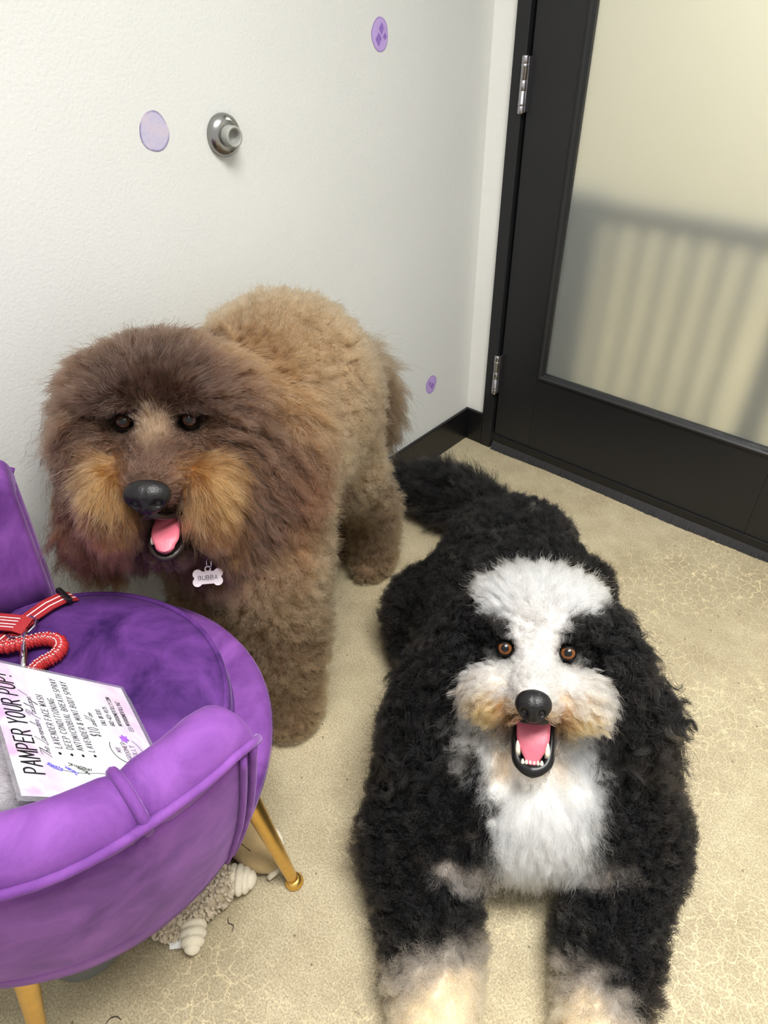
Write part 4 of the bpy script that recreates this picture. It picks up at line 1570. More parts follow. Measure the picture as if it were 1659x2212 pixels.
GLYPH = {
    'A': [[(0, 0), (.5, 1), (1, 0)], [(.2, .36), (.8, .36)]],
    'B': [[(0, 0), (0, 1)], [(0, 1)] + arc(.45, .76, .42, .24, 90, -90) + [(0, .52)], [(0, .52)] + arc(.5, .26, .48, .26, 90, -90) + [(0, 0)]],
    'C': [arc(.55, .5, .55, .5, 50, 310, 16)],
    'D': [[(0, 0), (0, 1)], [(0, 1)] + arc(.3, .5, .68, .5, 90, -90, 14) + [(0, 0)]],
    'E': [[(.9, 1), (0, 1), (0, 0), (.95, 0)], [(0, .52), (.72, .52)]],
    'F': [[(.9, 1), (0, 1), (0, 0)], [(0, .52), (.7, .52)]],
    'G': [arc(.52, .5, .52, .5, 50, 300, 16) + [(.98, .2), (.98, .46), (.55, .46)]],
    'H': [[(0, 0), (0, 1)], [(1, 0), (1, 1)], [(0, .5), (1, .5)]],
    'I': [[(.5, 0), (.5, 1)]],
    'K': [[(0, 0), (0, 1)], [(.95, 1), (.02, .42)], [(.3, .58), (1, 0)]],
    'L': [[(0, 1), (0, 0), (.9, 0)]],
    'M': [[(0, 0), (.06, 1), (.5, .25), (.94, 1), (1, 0)]],
    'N': [[(0, 0), (0, 1), (1, 0), (1, 1)]],
    'O': [arc(.5, .5, .5, .5, 90, 450, 20)],
    'P': [[(0, 0), (0, 1)], [(0, 1)] + arc(.42, .73, .5, .27, 90, -90) + [(0, .46)]],
    'R': [[(0, 0), (0, 1)], [(0, 1)] + arc(.42, .74, .5, .26, 90, -90) + [(0, .48)], [(.4, .48), (1, 0)]],
    'S': [arc(.5, .75, .45, .25, 50, 250, 10) + arc(.5, .26, .47, .26, 80, -140, 12)],
    'T': [[(0, 1), (1, 1)], [(.5, 1), (.5, 0)]],
    'U': [[(0, 1)] + arc(.5, .34, .5, .34, 180, 360, 12) + [(1, 1)]],
    'V': [[(0, 1), (.5, 0), (1, 1)]],
    'W': [[(0, 1), (.25, 0), (.5, .8), (.75, 0), (1, 1)]],
    'X': [[(0, 0), (1, 1)], [(0, 1), (1, 0)]],
    'Y': [[(0, 1), (.5, .48), (1, 1)], [(.5, .48), (.5, 0)]],
    'Z': [[(0, 1), (1, 1), (0, 0), (1, 0)]],
    '&': [[(1, 0), (.15, .8)] + arc(.4, .84, .24, .16, 180, 0, 8) + [(.05, .3)] + arc(.4, .22, .36, .22, 180, 330, 8) + [(.95, .5)]],
    '!': [[(.5, 1), (.5, .32)], [(.5, .04), (.5, .0)]],
    '.': [[(.5, .04), (.5, 0)]], ':': [[(.5, .14), (.5, .08)], [(.5, .62), (.5, .56)]], '-': [[(.1, .45), (.9, .45)]],
    '$': [arc(.5, .72, .45, .22, 40, 250, 10) + arc(.5, .28, .47, .24, 80, -140, 12), [(.5, 1.08), (.5, -.08)]],
    '0': [arc(.5, .5, .5, .5, 90, 450, 20)], '1': [[(.2, .85), (.5, 1), (.5, 0)], [(.15, 0), (.85, 0)]],
    '2': [arc(.5, .72, .45, .28, 160, -30, 10) + [(0, 0), (1, 0)]],
    '3': [arc(.45, .75, .42, .25, 140, -90, 10), arc(.45, .26, .48, .26, 90, -140, 10)],
    '4': [[(.75, 0), (.75, 1), (0, .3), (1, .3)]], '5': [[(.9, 1), (.15, 1), (.1, .58)] + arc(.45, .3, .5, .3, 110, -140, 12)],
    '6': [[(.8, 1), (.2, .55)] + arc(.5, .3, .45, .3, 150, 510, 16)], '7': [[(0, 1), (1, 1), (.35, 0)]],
    '9': [arc(.5, .7, .45, .3, -30, 330, 16) + [(.95, .6), (.4, 0)]],
    # running hand for the script lines
    'a_': [arc(.45, .25, .38, .25, 60, 400, 12) + [(.85, .5), (.85, .06), (1.05, .04)]],
    'b_': [[(0, .05), (.3, .8), (.25, 1.2), (.1, 1.0), (.1, .1)] + arc(.4, .22, .3, .2, 200, 480, 10)],
    'c_': [arc(.55, .25, .42, .25, 50, 310, 10) + [(1.05, .1)]],
    'd_': [arc(.42, .25, .36, .25, 60, 400, 12) + [(.95, 1.35), (.80, 1.40), (.78, .1), (1.05, .04)]],
    'e_': [[(.1, .22), (.75, .32)] + arc(.45, .30, .34, .22, 10, 180, 8) + arc(.5, .22, .4, .2, 180, 320, 6) + [(1.05, .14)]],
    'g_': [arc(.45, .25, .38, .25, 60, 400, 12) + [(.85, .45), (.7, -.55), (.35, -.75), (.25, -.5), (1.05, .1)]],
    'h_': [[(0, 0), (.45, 1.1), (.40, 1.4), (.25, 1.2), (.12, 0)], [(.12, .2), (.45, .48), (.7, .4), (.7, .05), (1.0, .04)]],
    'k_': [[(0, 0), (.45, 1.1), (.40, 1.4), (.25, 1.2), (.12, 0)], [(.8, .5), (.2, .22), (.6, .02), (1.0, .04)]],
    'n_': [[(0, 0), (.1, .45), (.1, 0)], [(.1, .2), (.5, .48), (.75, .35), (.75, .04), (1.0, .04)]],
    'o_': [arc(.45, .25, .4, .25, 90, 450, 14) + [(1.0, .42)]],
    'r_': [[(0, .1), (.25, .5), (.7, .42), (.65, .06), (1.0, .04)]],
    'v_': [[(0, .45), (.35, .02), (.8, .5), (1.05, .42)]],
    'T_': [[(-.2, 1.15), (.3, 1.35), (1.5, 1.3)], [(.75, 1.3), (.35, .1), (0, .05)]],
    'L_': [[(.9, 1.5), (.45, .2), (.0, .02), (.2, -.12), (1.7, .02)]],
    'P_': [[(.65, 1.25), (.1, -.35)], [(-.2, 1.0), (.4, 1.45), (1.1, 1.35), (1.2, .95), (.8, .62), (.3, .6)]],
    '!_': [[(.9, 1.5), (.3, .4)], [(.1, .06), (.08, .0)]],
}


def stroke_text(name, text, u0, u1, v0, hgt, wid, to_world, material, parent, script=False, slant=0.0, gap=0.42):
    """text between u0 and u1 on a baseline v0, drawn as ribbons of the given width"""
    cells, x = [], 0.0
    for ch in text:
        if ch == ' ':
            x += 0.75
            continue
        key = ch + '_' if script else ch
        w = 1.0
        if not script and ch in 'I!.:':
            w = 0.45
        if script and ch in 'TLP':
            w = 1.25
        if not script and ch in 'MW':
            w = 1.25
        cells.append((key, x, w))
        x += w + (0.03 if script else gap)
    total = x - (0.03 if script else gap)
    sc = (u1 - u0) / total
    verts, faces = [], []
    def ribbon(pts):
        for (p, q) in zip(pts[:-1], pts[1:]):
            dx, dy = q[0] - p[0], q[1] - p[1]
            l = math.hypot(dx, dy)
            if l < 1e-7:
                dx, dy, l = 0, wid * .5, wid * .5
            tx, ty = dx / l, dy / l
            ex = wid * 0.42
            a = (p[0] - tx * ex, p[1] - ty * ex)
            b = (q[0] + tx * ex, q[1] + ty * ex)
            nx, ny = -ty * wid / 2, tx * wid / 2
            j = len(verts)
            for (cx, cy) in ((a[0] + nx, a[1] + ny), (b[0] + nx, b[1] + ny), (b[0] - nx, b[1] - ny), (a[0] - nx, a[1] - ny)):
                verts.append(to_world(cx, cy))
            faces.append((j + 3, j + 2, j + 1, j))
    for key, cx, w in cells:
        for st in GLYPH[key]:
            ribbon([(u0 + sc * (cx + px * w) + slant * py * hgt, v0 + py * hgt) for (px, py) in st])
    return link_mesh(name, verts, faces, material, parent)


# ------------------------------------------------------------------ flyer leaning on the seat
F_O = Vector((0.693, -1.6219, 0.4934)); F_U = Vector((-0.9728, 0.2318, -0.0062)); F_V = Vector((-0.1536, -0.6244, 0.7658)); F_N = Vector((0.1736, 0.7459, 0.643))
FW, FH = 0.2241, 0.2119
F_N = F_U.cross(F_V).normalized() * (1 if F_U.cross(F_V).dot(F_N) > 0 else -1)


def pg(u, v, k=0.0):
    # slight curl of the sheet towards its top corner
    c = 0.010 * max(0.0, (v / FH - 0.8)) ** 1.5 * 3
    return F_O + F_U * u + F_V * v + F_N * (k - c * max(0.0, 0.35 - u / FW))


def paper_mat():
    m, nt, b = new_mat('watercolour_paper')
    N, Lk = nt.nodes, nt.links
    at_ = N.new('ShaderNodeAttribute'); at_.attribute_name = 'page'
    n = N.new('ShaderNodeTexNoise'); n.inputs['Scale'].default_value = 6.0; n.inputs['Detail'].default_value = 6; n.inputs['Distortion'].default_value = 0.8
    Lk.new(at_.outputs['Vector'], n.inputs['Vector'])
    n3 = N.new('ShaderNodeTexNoise'); n3.inputs['Scale'].default_value = 2.6; n3.inputs['Detail'].default_value = 3
    Lk.new(at_.outputs['Vector'], n3.inputs['Vector'])
    hue = N.new('ShaderNodeValToRGB')
    hue.color_ramp.elements[0].position, hue.color_ramp.elements[0].color = 0.38, (*s2l(190, 160, 214), 1)
    hue.color_ramp.elements[1].position, hue.color_ramp.elements[1].color = 0.62, (*s2l(212, 166, 198), 1)
    Lk.new(n3.outputs['Fac'], hue.inputs['Fac'])
    sep = N.new('ShaderNodeSeparateXYZ'); Lk.new(at_.outputs['Vector'], sep.inputs[0])
    top = N.new('ShaderNodeMapRange'); top.inputs['From Min'].default_value = 0.66; top.inputs['From Max'].default_value = 0.92
    Lk.new(sep.outputs['Y'], top.inputs['Value'])
    bot = N.new('ShaderNodeMapRange'); bot.inputs['From Min'].default_value = 0.36; bot.inputs['From Max'].default_value = 0.08
    bot.inputs['To Max'].default_value = 0.55
    Lk.new(sep.outputs['Y'], bot.inputs['Value'])
    mx0 = N.new('ShaderNodeMath'); mx0.operation = 'MAXIMUM'
    Lk.new(top.outputs[0], mx0.inputs[0]); Lk.new(bot.outputs[0], mx0.inputs[1])
    r = N.new('ShaderNodeValToRGB'); r.color_ramp.elements[0].position, r.color_ramp.elements[1].position = 0.36, 0.60
    Lk.new(n.outputs['Fac'], r.inputs['Fac'])
    mu = N.new('ShaderNodeMath'); mu.operation = 'MULTIPLY'; Lk.new(mx0.outputs[0], mu.inputs[0]); Lk.new(r.outputs['Color'], mu.inputs[1])
    mx = N.new('ShaderNodeMix'); mx.data_type = 'RGBA'; Lk.new(mu.outputs[0], mx.inputs['Factor'])
    mx.inputs[6].default_value = (*s2l(212, 212, 218), 1); Lk.new(hue.outputs['Color'], mx.inputs[7])
    Lk.new(mx.outputs[2], b.inputs['Base Color'])
    b.inputs['Roughness'].default_value = 0.35
    return m


def film_mat():
    m, nt, b = new_mat('clear_film')
    b.inputs['Base Color'].default_value = (0.45, 0.44, 0.47, 1)
    b.inputs['Roughness'].default_value = 0.15
    b.inputs['Alpha'].default_value = 0.22
    return m


M_INK = mat('black_ink', (18, 17, 20), rough=0.5)
M_INK_S = mat('grey_ink', (58, 56, 60), rough=0.5)
M_LOGO_T = mat('mauve_ink', (112, 84, 112), rough=0.5)
M_FLOWER = mat('flower_violet', (158, 100, 206), rough=0.5, noise=0.3, nscale=200)
M_LAV = mat('lavender_ink', (104, 104, 206), rough=0.5, noise=0.3, nscale=300)
M_STALK = mat('stalk_ink', (86, 94, 84), rough=0.5, noise=0.2, nscale=300)

fly = empty('flyer', tuple(F_O))
tag(fly, 'white laminated flyer with lilac watercolour and black lettering on the chair seat', 'flyer')


def sheet(name, u0, v0, u1, v1, k0, k1, m, nu=12, nv=12, page=False):
    verts, faces = [], []
    for k in (k0, k1):
        for j in range(nv + 1):
            for i in range(nu + 1):
                verts.append(pg(u0 + (u1 - u0) * i / nu, v0 + (v1 - v0) * j / nv, k))
    s = (nu + 1) * (nv + 1)
    for j in range(nv):
        for i in range(nu):
            a = j * (nu + 1) + i
            faces.append((a, a + 1, a + nu + 2, a + nu + 1))
            faces.append((s + a + nu + 1, s + a + nu + 2, s + a + 1, s + a))
    rim = [i for i in range(nu + 1)] + [(j + 1) * (nu + 1) - 1 for j in range(1, nv + 1)] + [nv * (nu + 1) + i for i in range(nu - 1, -1, -1)] + [j * (nu + 1) for j in range(nv - 1, 0, -1)]
    for a, b in zip(rim, rim[1:] + rim[:1]):
        faces.append((a, b, s + b, s + a))
    o = link_mesh(name, verts, faces, m)
    if page:
        at_ = o.data.attributes.new('page', 'FLOAT_VECTOR', 'POINT')
        uv = []
        for k in (0, 1):
            for j in range(nv + 1):
                for i in range(nu + 1):
                    uv += [i / nu * 1.0, j / nv * 1.0, 0.37]
        at_.data.foreach_set('vector', uv)
    parent_keep(o, fly)
    return o


page = sheet('paper', 0, 0, FW, FH, -0.0002, 0.0002, paper_mat(), page=True)
sheet('laminate', -0.006, -0.008, FW + 0.006, FH + 0.005, -0.0009, -0.0004, film_mat())
TW = lambda u, v: pg(u, v, 0.0007)
LINES = [('headline', 'PAMPER YOUR PUP!', 0.033, 0.201, 0.1775, 0.0235, 0.0021, M_INK, False, 0, .42),
         ('script_line', 'The Lavender Package!', 0.060, 0.168, 0.1605, 0.0090, 0.00065, M_INK_S, True, 0.5, .3),
         ('bullet_line', 'LAVENDER FACE WASH', 0.0776, 0.171, 0.1425, 0.0088, 0.0008, M_INK_S, False, .05, .6),
         ('bullet_line', 'DEEP CONDITIONING', 0.0776, 0.168, 0.1275, 0.0088, 0.0008, M_INK_S, False, .05, .6),
         ('bullet_line', 'ANTIMICROBIAL BREATH SPRAY', 0.0776, 0.2105, 0.1130, 0.0088, 0.0008, M_INK_S, False, .05, .6),
         ('bullet_line', 'LAVENDER & MINT BODY SPRAY', 0.0780, 0.2090, 0.0975, 0.0088, 0.0008, M_INK_S, False, .05, .6),
         ('price', '$10', 0.1080, 0.1235, 0.0770, 0.0155, 0.0008, M_INK_S, False, 0, .5),
         ('price', 'add on', 0.1265, 0.1530, 0.0765, 0.0095, 0.0006, M_INK_S, True, 0.5, .3),
         ('contact_line', 'CALL OR TEXT:', 0.1326, 0.1645, 0.0600, 0.0068, 0.0007, M_INK_S, False, 0, .4),
         ('contact_line', '602-423-9175', 0.1340, 0.1715, 0.0460, 0.0068, 0.0007, M_INK_S, False, 0, .4),
         ('contact_line', 'MYGROOMERTILLY.COM', 0.1365, 0.1945, 0.0324, 0.0068, 0.0007, M_INK_S, False, 0, .4),
         ('contact_line', 'MYGROOMERTILLYAZ', 0.1395, 0.1880, 0.0185, 0.0068, 0.0007, M_INK_S, False, 0, .4),
         ('logo_name', 'MY', 0.0840, 0.0925, 0.0545, 0.0075, 0.0007, M_LOGO_T, False, 0, .4),
         ('logo_name', 'GROOMER', 0.0720, 0.1035, 0.0425, 0.0075, 0.0007, M_LOGO_T, False, 0, .4),
         ('logo_name', 'TILLY', 0.0770, 0.0990, 0.0305, 0.0075, 0.0007, M_LOGO_T, False, 0, .4)]
for (nm, tx, a, b, v, hh, wd, m, sc_, sl, gp) in LINES:
    o = stroke_text(nm, tx, a, b, v, hh, wd, TW, m, None, sc_, sl, gp)
    parent_keep(o, fly)


def flat_poly(name, pts, m, k=0.0007):
    verts = [pg(u, v, k) for u, v in pts]
    o = link_mesh(name, verts, [tuple(range(len(pts)))], m)
    parent_keep(o, fly)
    return o


def flat_line(name, pts, w, m, k=0.0007):
    verts, faces = [], []
    for (p, q) in zip(pts[:-1], pts[1:]):
        dx, dy = q[0] - p[0], q[1] - p[1]
        l = math.hypot(dx, dy) + 1e-9
        nx, ny = -dy / l * w / 2, dx / l * w / 2
        j = len(verts)
        verts += [pg(p[0] + nx, p[1] + ny, k), pg(q[0] + nx, q[1] + ny, k), pg(q[0] - nx, q[1] - ny, k), pg(p[0] - nx, p[1] - ny, k)]
        faces.append((j, j + 1, j + 2, j + 3))
    o = link_mesh(name, verts, faces, m)
    parent_keep(o, fly)
    return o


for (u, v) in ((0.0685, 0.1480), (0.0685, 0.1325), (0.0690, 0.1170), (0.0710, 0.0995)):
    flat_poly('bullet', [(u + 0.0021 * math.cos(t * .5236), v + 0.0021 * math.sin(t * .5236)) for t in range(12)], M_INK)
LG = (0.0893, 0.0450)
flat_line('logo_arc', arc(LG[0], LG[1], 0.0245, 0.0250, 62, 260, 30), 0.0010, M_INK)
flat_line('logo_arc', arc(LG[0], LG[1], 0.0245, 0.0250, -100, -38, 12), 0.0007, M_INK_S)
for i in range(6):
    a = i * 60 + 12
    cx, cy = 0.1108 + 0.0040 * math.cos(math.radians(a)), 0.0405 + 0.0040 * math.sin(math.radians(a))
    pts = []
    for t in range(14):
        q = 2 * math.pi * t / 14
        ex, ey = 0.0036 * math.cos(q), 0.0023 * math.sin(q)
        ca, sa = math.cos(math.radians(a)), math.sin(math.radians(a))
        pts.append((cx + ex * ca - ey * sa, cy + ex * sa + ey * ca))
    flat_poly('flower_petal', pts, M_FLOWER, 0.0007 + 0.00004 * i)
IG = (0.1323, 0.0205)
flat_line('camera_icon', [(IG[0] + 0.0036 * max(-1, min(1, 1.35 * math.cos(t * .314))), IG[1] + 0.0036 * max(-1, min(1, 1.35 * math.sin(t * .314)))) for t in range(21)], 0.0006, M_INK_S)
flat_line('camera_icon', arc(IG[0], IG[1], 0.0018, 0.0018, 0, 360, 16), 0.0005, M_INK_S)
rs = random.Random(4)
def sprig(p0, p1, m, n):
    verts, faces = [], []
    for i in range(n):
        t = i / (n - 1)
        for s in (-1, 1):
            cx = p0[0] + (p1[0] - p0[0]) * t + rs.uniform(-.0008, .0008)
            cy = p0[1] + (p1[1] - p0[1]) * t + rs.uniform(-.0008, .0008)
            a = math.atan2(p1[1] - p0[1], p1[0] - p0[0]) + s * rs.uniform(.5, 1.1) + math.pi
            L_, W_ = rs.uniform(.0022, .0040), rs.uniform(.0007, .0012)
            j = len(verts)
            for (f, g) in ((0, 0), (.45, 1), (1, 0), (.45, -1)):
                verts.append(pg(cx + math.cos(a) * L_ * f - math.sin(a) * W_ * g, cy + math.sin(a) * L_ * f + math.cos(a) * W_ * g, 0.0007 + 0.00002 * rs.random()))
            faces.append((j, j + 1, j + 2, j + 3))
    o = link_mesh('lavender_sprig', verts, faces, m)
    parent_keep(o, fly)
sprig((0.0490, 0.1690), (0.0415, 0.1525), M_LAV, 14)
sprig((0.0455, 0.1460), (0.0375, 0.1350), M_LAV, 10)
sprig((0.0520, 0.1400), (0.0460, 0.1130), M_STALK, 14)
sprig((0.0475, 0.1300), (0.0395, 0.1180), M_STALK, 8)
flat_line('lavender_stalk', [(0.0415, 0.1525), (0.0400, 0.1420), (0.0395, 0.1250), (0.0420, 0.1050), (0.0425, 0.0850)], 0.0006, M_STALK)

# ------------------------------------------------------------------ fluffy cushion behind the flyer
fb = Body((0.36, -1.98, 0.42), (0.74, -1.62, 0.74), 0.006)
fb.ell((0.530, -1.802, 0.560), (0.078, 0.074, 0.070), k=0.02)
fb.ell((0.49, -1.775, 0.535), (0.05, 0.05, 0.045), k=0.03)
PF = fb.mesh()


def fluff_style(P, N):
    n = len(P)
    f2 = field(P, 0.05, 71)
    col = np.tile(np.array(s2l(206, 200, 204)), (n, 1)) * (1 + 0.12 * f2)[:, None]
    o = np.ones(n)
    return dict(w=o, L=0.034 * o, comb=np.tile(np.array([0.3, 0.2, -0.5]), (n, 1)), lift=0.7 * o, curl=0.004 * o, freq=1.6 * o, col=np.clip(col, 0, .9), rad=0.0004 * o, tight=0.6 * o, mess=0.9 * o, droop=0.5 * o, bend=0.5 * o)


fluff = body_object('fur_cushion', PF[0], PF[1], fluff_style(PF[0], PF[2])['col'] * 0.9, M_SKIN)
tag(fluff, 'pale grey fluffy cushion behind the flyer on the chair', 'cushion')
if FUR:
    coat('pile', fluff, PF, 9000, fluff_style, M_FUR_BLACK, npts=7, clump_per=40, seed=5)

# ------------------------------------------------------------------ red leash on the seat
def web_mat(name, rgb, scale):
    m, nt, b = new_mat(name)
    N, Lk = nt.nodes, nt.links
    tc = N.new('ShaderNodeTexCoord')
    w = N.new('ShaderNodeTexWave'); w.inputs['Scale'].default_value = scale; w.inputs['Distortion'].default_value = 0.4
    w.bands_direction = 'DIAGONAL'
    Lk.new(tc.outputs['Object'], w.inputs['Vector'])
    r = N.new('ShaderNodeValToRGB')
    c = s2l(*rgb)
    r.color_ramp.elements[0].color = (*[x * .55 for x in c], 1)
    r.color_ramp.elements[1].color = (*[min(1, x * 1.15) for x in c], 1)
    Lk.new(w.outputs['Fac'], r.inputs['Fac'])
    Lk.new(r.outputs['Color'], b.inputs['Base Color'])
    b.inputs['Roughness'].default_value = 0.6
    bp = N.new('ShaderNodeBump'); bp.inputs['Strength'].default_value = 0.4; bp.inputs['Distance'].default_value = 0.001
    Lk.new(w.outputs['Fac'], bp.inputs['Height']); Lk.new(bp.outputs['Normal'], b.inputs['Normal'])
    return m


M_RED = web_mat('red_webbing', (168, 34, 40), 260)
M_RED2 = web_mat('red_bungee_cloth', (176, 34, 36), 150)
M_REFL = mat('reflective_thread', (226, 222, 220), rough=0.35)
M_BUCKLE = mat('black_plastic', (20, 19, 22), rough=0.35)
leash = empty('dog_leash', (0.25, -1.59, 0.49))
tag(leash, 'red webbing leash with reflective stripes lying on the purple seat', 'leash')


def lk(o):
    parent_keep(o, leash)
    return o


A_ = [Vector(p) for p in ((0.2275, -1.512, 0.4790), (0.2300, -1.530, 0.4905), (0.2320, -1.556, 0.4950), (0.2380, -1.590, 0.4960), (0.2480, -1.622, 0.4955), (0.2560, -1.655, 0.4945), (0.2600, -1.700, 0.4940))]
ups = [Vector((0, .45, 1)), Vector((0, .25, 1)), Vector((0.05, 0.05, 1)), Vector((0, 0, 1)), Vector((0, 0, 1)), Vector((0, 0, 1)), Vector((0, 0, 1))]
lk(strap('webbing', A_, ups, 0.030, 0.0022, M_RED))
for off in (-0.0055, 0.0055):
    lk(strap('reflective_stripe', [a + (Vector(((A_[min(i + 1, 6)] - A_[max(i - 1, 0)]).normalized())).cross(ups[i]).normalized() * off) + ups[i].normalized() * 0.0013 for i, a in enumerate(A_)], ups, 0.0022, 0.0006, M_REFL))
# slide buckle
lk(box('slide_buckle', (-0.021, -0.0045, -0.004), (0.021, 0.0045, 0.004), M_BUCKLE, bevel=0.0015)).matrix_basis = Matrix.Translation((0.2295, -1.526, 0.4935)) @ Matrix.Rotation(0.0, 4, 'Z') @ Matrix.Rotation(-0.35, 4, 'X')
# folded end sewn over the ring
B_ = [Vector(p) for p in ((0.150, -1.665, 0.497), (0.190, -1.648, 0.506), (0.222, -1.632, 0.510), (0.250, -1.612, 0.509), (0.262, -1.604, 0.503), (0.258, -1.607, 0.498), (0.240, -1.618, 0.498))]
lk(strap('webbing', B_, [Vector((0, 0, 1))] * 4 + [Vector((.8, .5, .5)), Vector((.3, .2, -1)), Vector((0, 0, -1))], 0.034, 0.0022, M_RED))
for off in (-0.009, -0.003, 0.004, 0.010):
    lk(strap('reflective_stripe', [a + Vector((0.52, -0.85, 0)) * off + Vector((0, 0, 0.0013)) for a in B_[:4]], [Vector((0, 0, 1))] * 4, 0.0016, 0.0006, M_REFL))
# D ring and snap hook
dr = [(0.247, -1.589, 0.504), (0.262, -1.587, 0.505), (0.272, -1.596, 0.505), (0.2755, -1.609, 0.503), (0.272, -1.622, 0.501), (0.261, -1.632, 0.500), (0.247, -1.633, 0.500), (0.245, -1.611, 0.502)]
lk(tube('d_ring', dr, 0.0020, M_STEEL_BAND, closed=True, seg=10))
sw = [(0.272, -1.609, 0.505), (0.282, -1.616, 0.507), (0.290, -1.621, 0.507), (0.302, -1.628, 0.506), (0.318, -1.636, 0.505), (0.334, -1.645, 0.504), (0.342, -1.650, 0.503)]
lk(tube('snap_hook', sw, [0.003, 0.0048, 0.0052, 0.0046, 0.0062, 0.0058, 0.0035], M_STEEL_BAND, seg=14))
lk(tube('snap_hook_thumb', [(0.314, -1.634, 0.510), (0.320, -1.637, 0.513), (0.326, -1.640, 0.511)], 0.0018, M_STEEL_BAND, seg=8))
# gathered bungee section: a crinkled loop
bl = [(0.235, -1.690, 0.500), (0.262, -1.662, 0.502), (0.283, -1.640, 0.503), (0.297, -1.615, 0.503), (0.312, -1.597, 0.504), (0.331, -1.588, 0.504), (0.347, -1.592, 0.504), (0.354, -1.606, 0.503), (0.351, -1.622, 0.502), (0.352, -1.637, 0.501), (0.360, -1.648, 0.500)]
bl = [Vector(p) for p in bl]
cur = []
for i in range(len(bl) - 1):
    p0, p1, p2, p3 = bl[max(i - 1, 0)], bl[i], bl[i + 1], bl[min(i + 2, len(bl) - 1)]
    for k in range(16):
        t = k / 16
        cur.append(0.5 * ((2 * p1) + (p2 - p0) * t + (2 * p0 - 5 * p1 + 4 * p2 - p3) * t * t + (3 * p1 - p0 - 3 * p2 + p3) * t ** 3))
rr = [0.0102 + 0.0017 * math.sin(i * 1.55) + 0.0007 * math.sin(i * 0.7) for i in range(len(cur))]
lk(tube('bungee', cur, rr, M_RED2, seg=14))
dots = []
dv, df = [], []
for i in range(0, len(cur) - 1, 2):
    p = cur[i] + Vector((0, 0, rr[i] + 0.0002))
    t = (cur[i + 1] - cur[i]).normalized()
    s = t.cross(Vector((0, 0, 1))).normalized()
    for off in (-0.0035, 0.0035):
        j = len(dv)
        c0 = p + s * off - Vector((0, 0, 0.0004))
        for a, b, h_ in ((-1, -1, 0), (1, -1, 0), (1, 1, 0), (-1, 1, 0), (-1, -1, -.002), (1, -1, -.002), (1, 1, -.002), (-1, 1, -.002)):
            dv.append(c0 + t * (0.0011 * a) + s * (0.0006 * b) + Vector((0, 0, h_)))
        df += [(j, j + 1, j + 2, j + 3), (j, j + 4, j + 5, j + 1), (j + 1, j + 5, j + 6, j + 2), (j + 2, j + 6, j + 7, j + 3), (j + 3, j + 7, j + 4, j)]
o = lk(link_mesh('reflective_stitching', dv, df, M_REFL))
o['kind'] = 'stuff'

# ------------------------------------------------------------------ name tag on the brown dog's collar
M_TAG = mat('pale_enamel', (226, 216, 222), rough=0.3, coat=0.4)
M_TAGINK = mat('engraved_grey', (112, 104, 110), rough=0.5)
TC = Vector(TAG_AT)
t_f = (Vector(CAM) + Vector((0, 0, -0.35)) - TC).normalized()
t_x = Vector((0, 0, 1)).cross(t_f).normalized()
t_x = (t_x * math.cos(0.22) + Vector((0, 0, -1)) * math.sin(0.22)).normalized()
t_y = t_f.cross(t_x).normalized()
ptag = empty('pet_tag', tuple(TC))
tag(ptag, 'pale bone-shaped name tag hanging at the brown dog\'s chest', 'pet tag')
out = []
W_, H_ = 0.0222, 0.0132
lob = 0.0082
def bone():
    pts = []
    for (sx, sy, a0, a1) in ((1, 1, 150, -50), (1, -1, 50, -150), (-1, -1, -30, -230), (-1, 1, -130, -330)):
        for i in range(11):
            a = math.radians(a0 + (a1 - a0) * i / 10)
            pts.append((sx * (W_ - 0.005) + lob * math.cos(a), sy * (H_ - 0.0062) + lob * math.sin(a)))
    return pts
bp_ = bone()
n_ = len(bp_)
bv2 = [TC + t_x * x + t_y * y + t_f * k for k in (0.0012, -0.0012) for (x, y) in bp_]
bv2 += [TC + t_f * 0.0012, TC - t_f * 0.0012]
bf2 = [(i, (i + 1) % n_, n_ + (i + 1) % n_, n_ + i) for i in range(n_)]
bf2 += [(2 * n_, (i + 1) % n_, i) for i in range(n_)] + [(2 * n_ + 1, n_ + i, n_ + (i + 1) % n_) for i in range(n_)]
o = link_mesh('tag_plate', bv2, bf2, M_TAG)
bm = bmesh.new(); bm.from_mesh(o.data)
bmesh.ops.recalc_face_normals(bm, faces=bm.faces[:])
bm.to_mesh(o.data); bm.free()
parent_keep(o, ptag)
TT = lambda u, v: TC + t_x * u + t_y * v + t_f * 0.0015
o = stroke_text('tag_lettering', 'BUBBA', -0.0160, 0.0160, -0.0035, 0.0072, 0.0010, TT, M_TAGINK, None, gap=.45)
parent_keep(o, ptag)
parent_keep(tube('tag_eyelet', [TC + t_x * (0.0045 * math.cos(k * .3927)) + t_y * (0.0150 + 0.0045 * math.sin(k * .3927)) for k in range(16)], 0.0014, M_TAG, closed=True, seg=8), ptag)
rc = TC + t_y * 0.0245 + t_x * 0.002
parent_keep(tube('split_ring', [rc + t_f * (0.0095 * math.cos(k * .3142)) * .8 + t_x * (0.0035 * math.cos(k * .3142)) + t_y * (0.0095 * math.sin(k * .3142)) for k in range(20)], 0.0011, M_STEEL_BAND, closed=True, seg=8), ptag)

# ------------------------------------------------------------------ plush toys under the chair
M_CREAM = mat('cream_terry', (216, 206, 182), rough=0.95, noise=0.06, nscale=80, bump=0.6, bscale=500, sheen=0.3)
M_NUB = mat('nubby_fleece', (190, 176, 152), rough=0.95, noise=0.10, nscale=60, bump=0.5, bscale=500, sheen=0.3)
M_TANPL = mat('tan_plush', (172, 148, 104), rough=0.95, noise=0.10, nscale=50, bump=0.5, bscale=700, sheen=0.3)
M_TAGCL = mat('care_label', (232, 230, 226), rough=0.6)


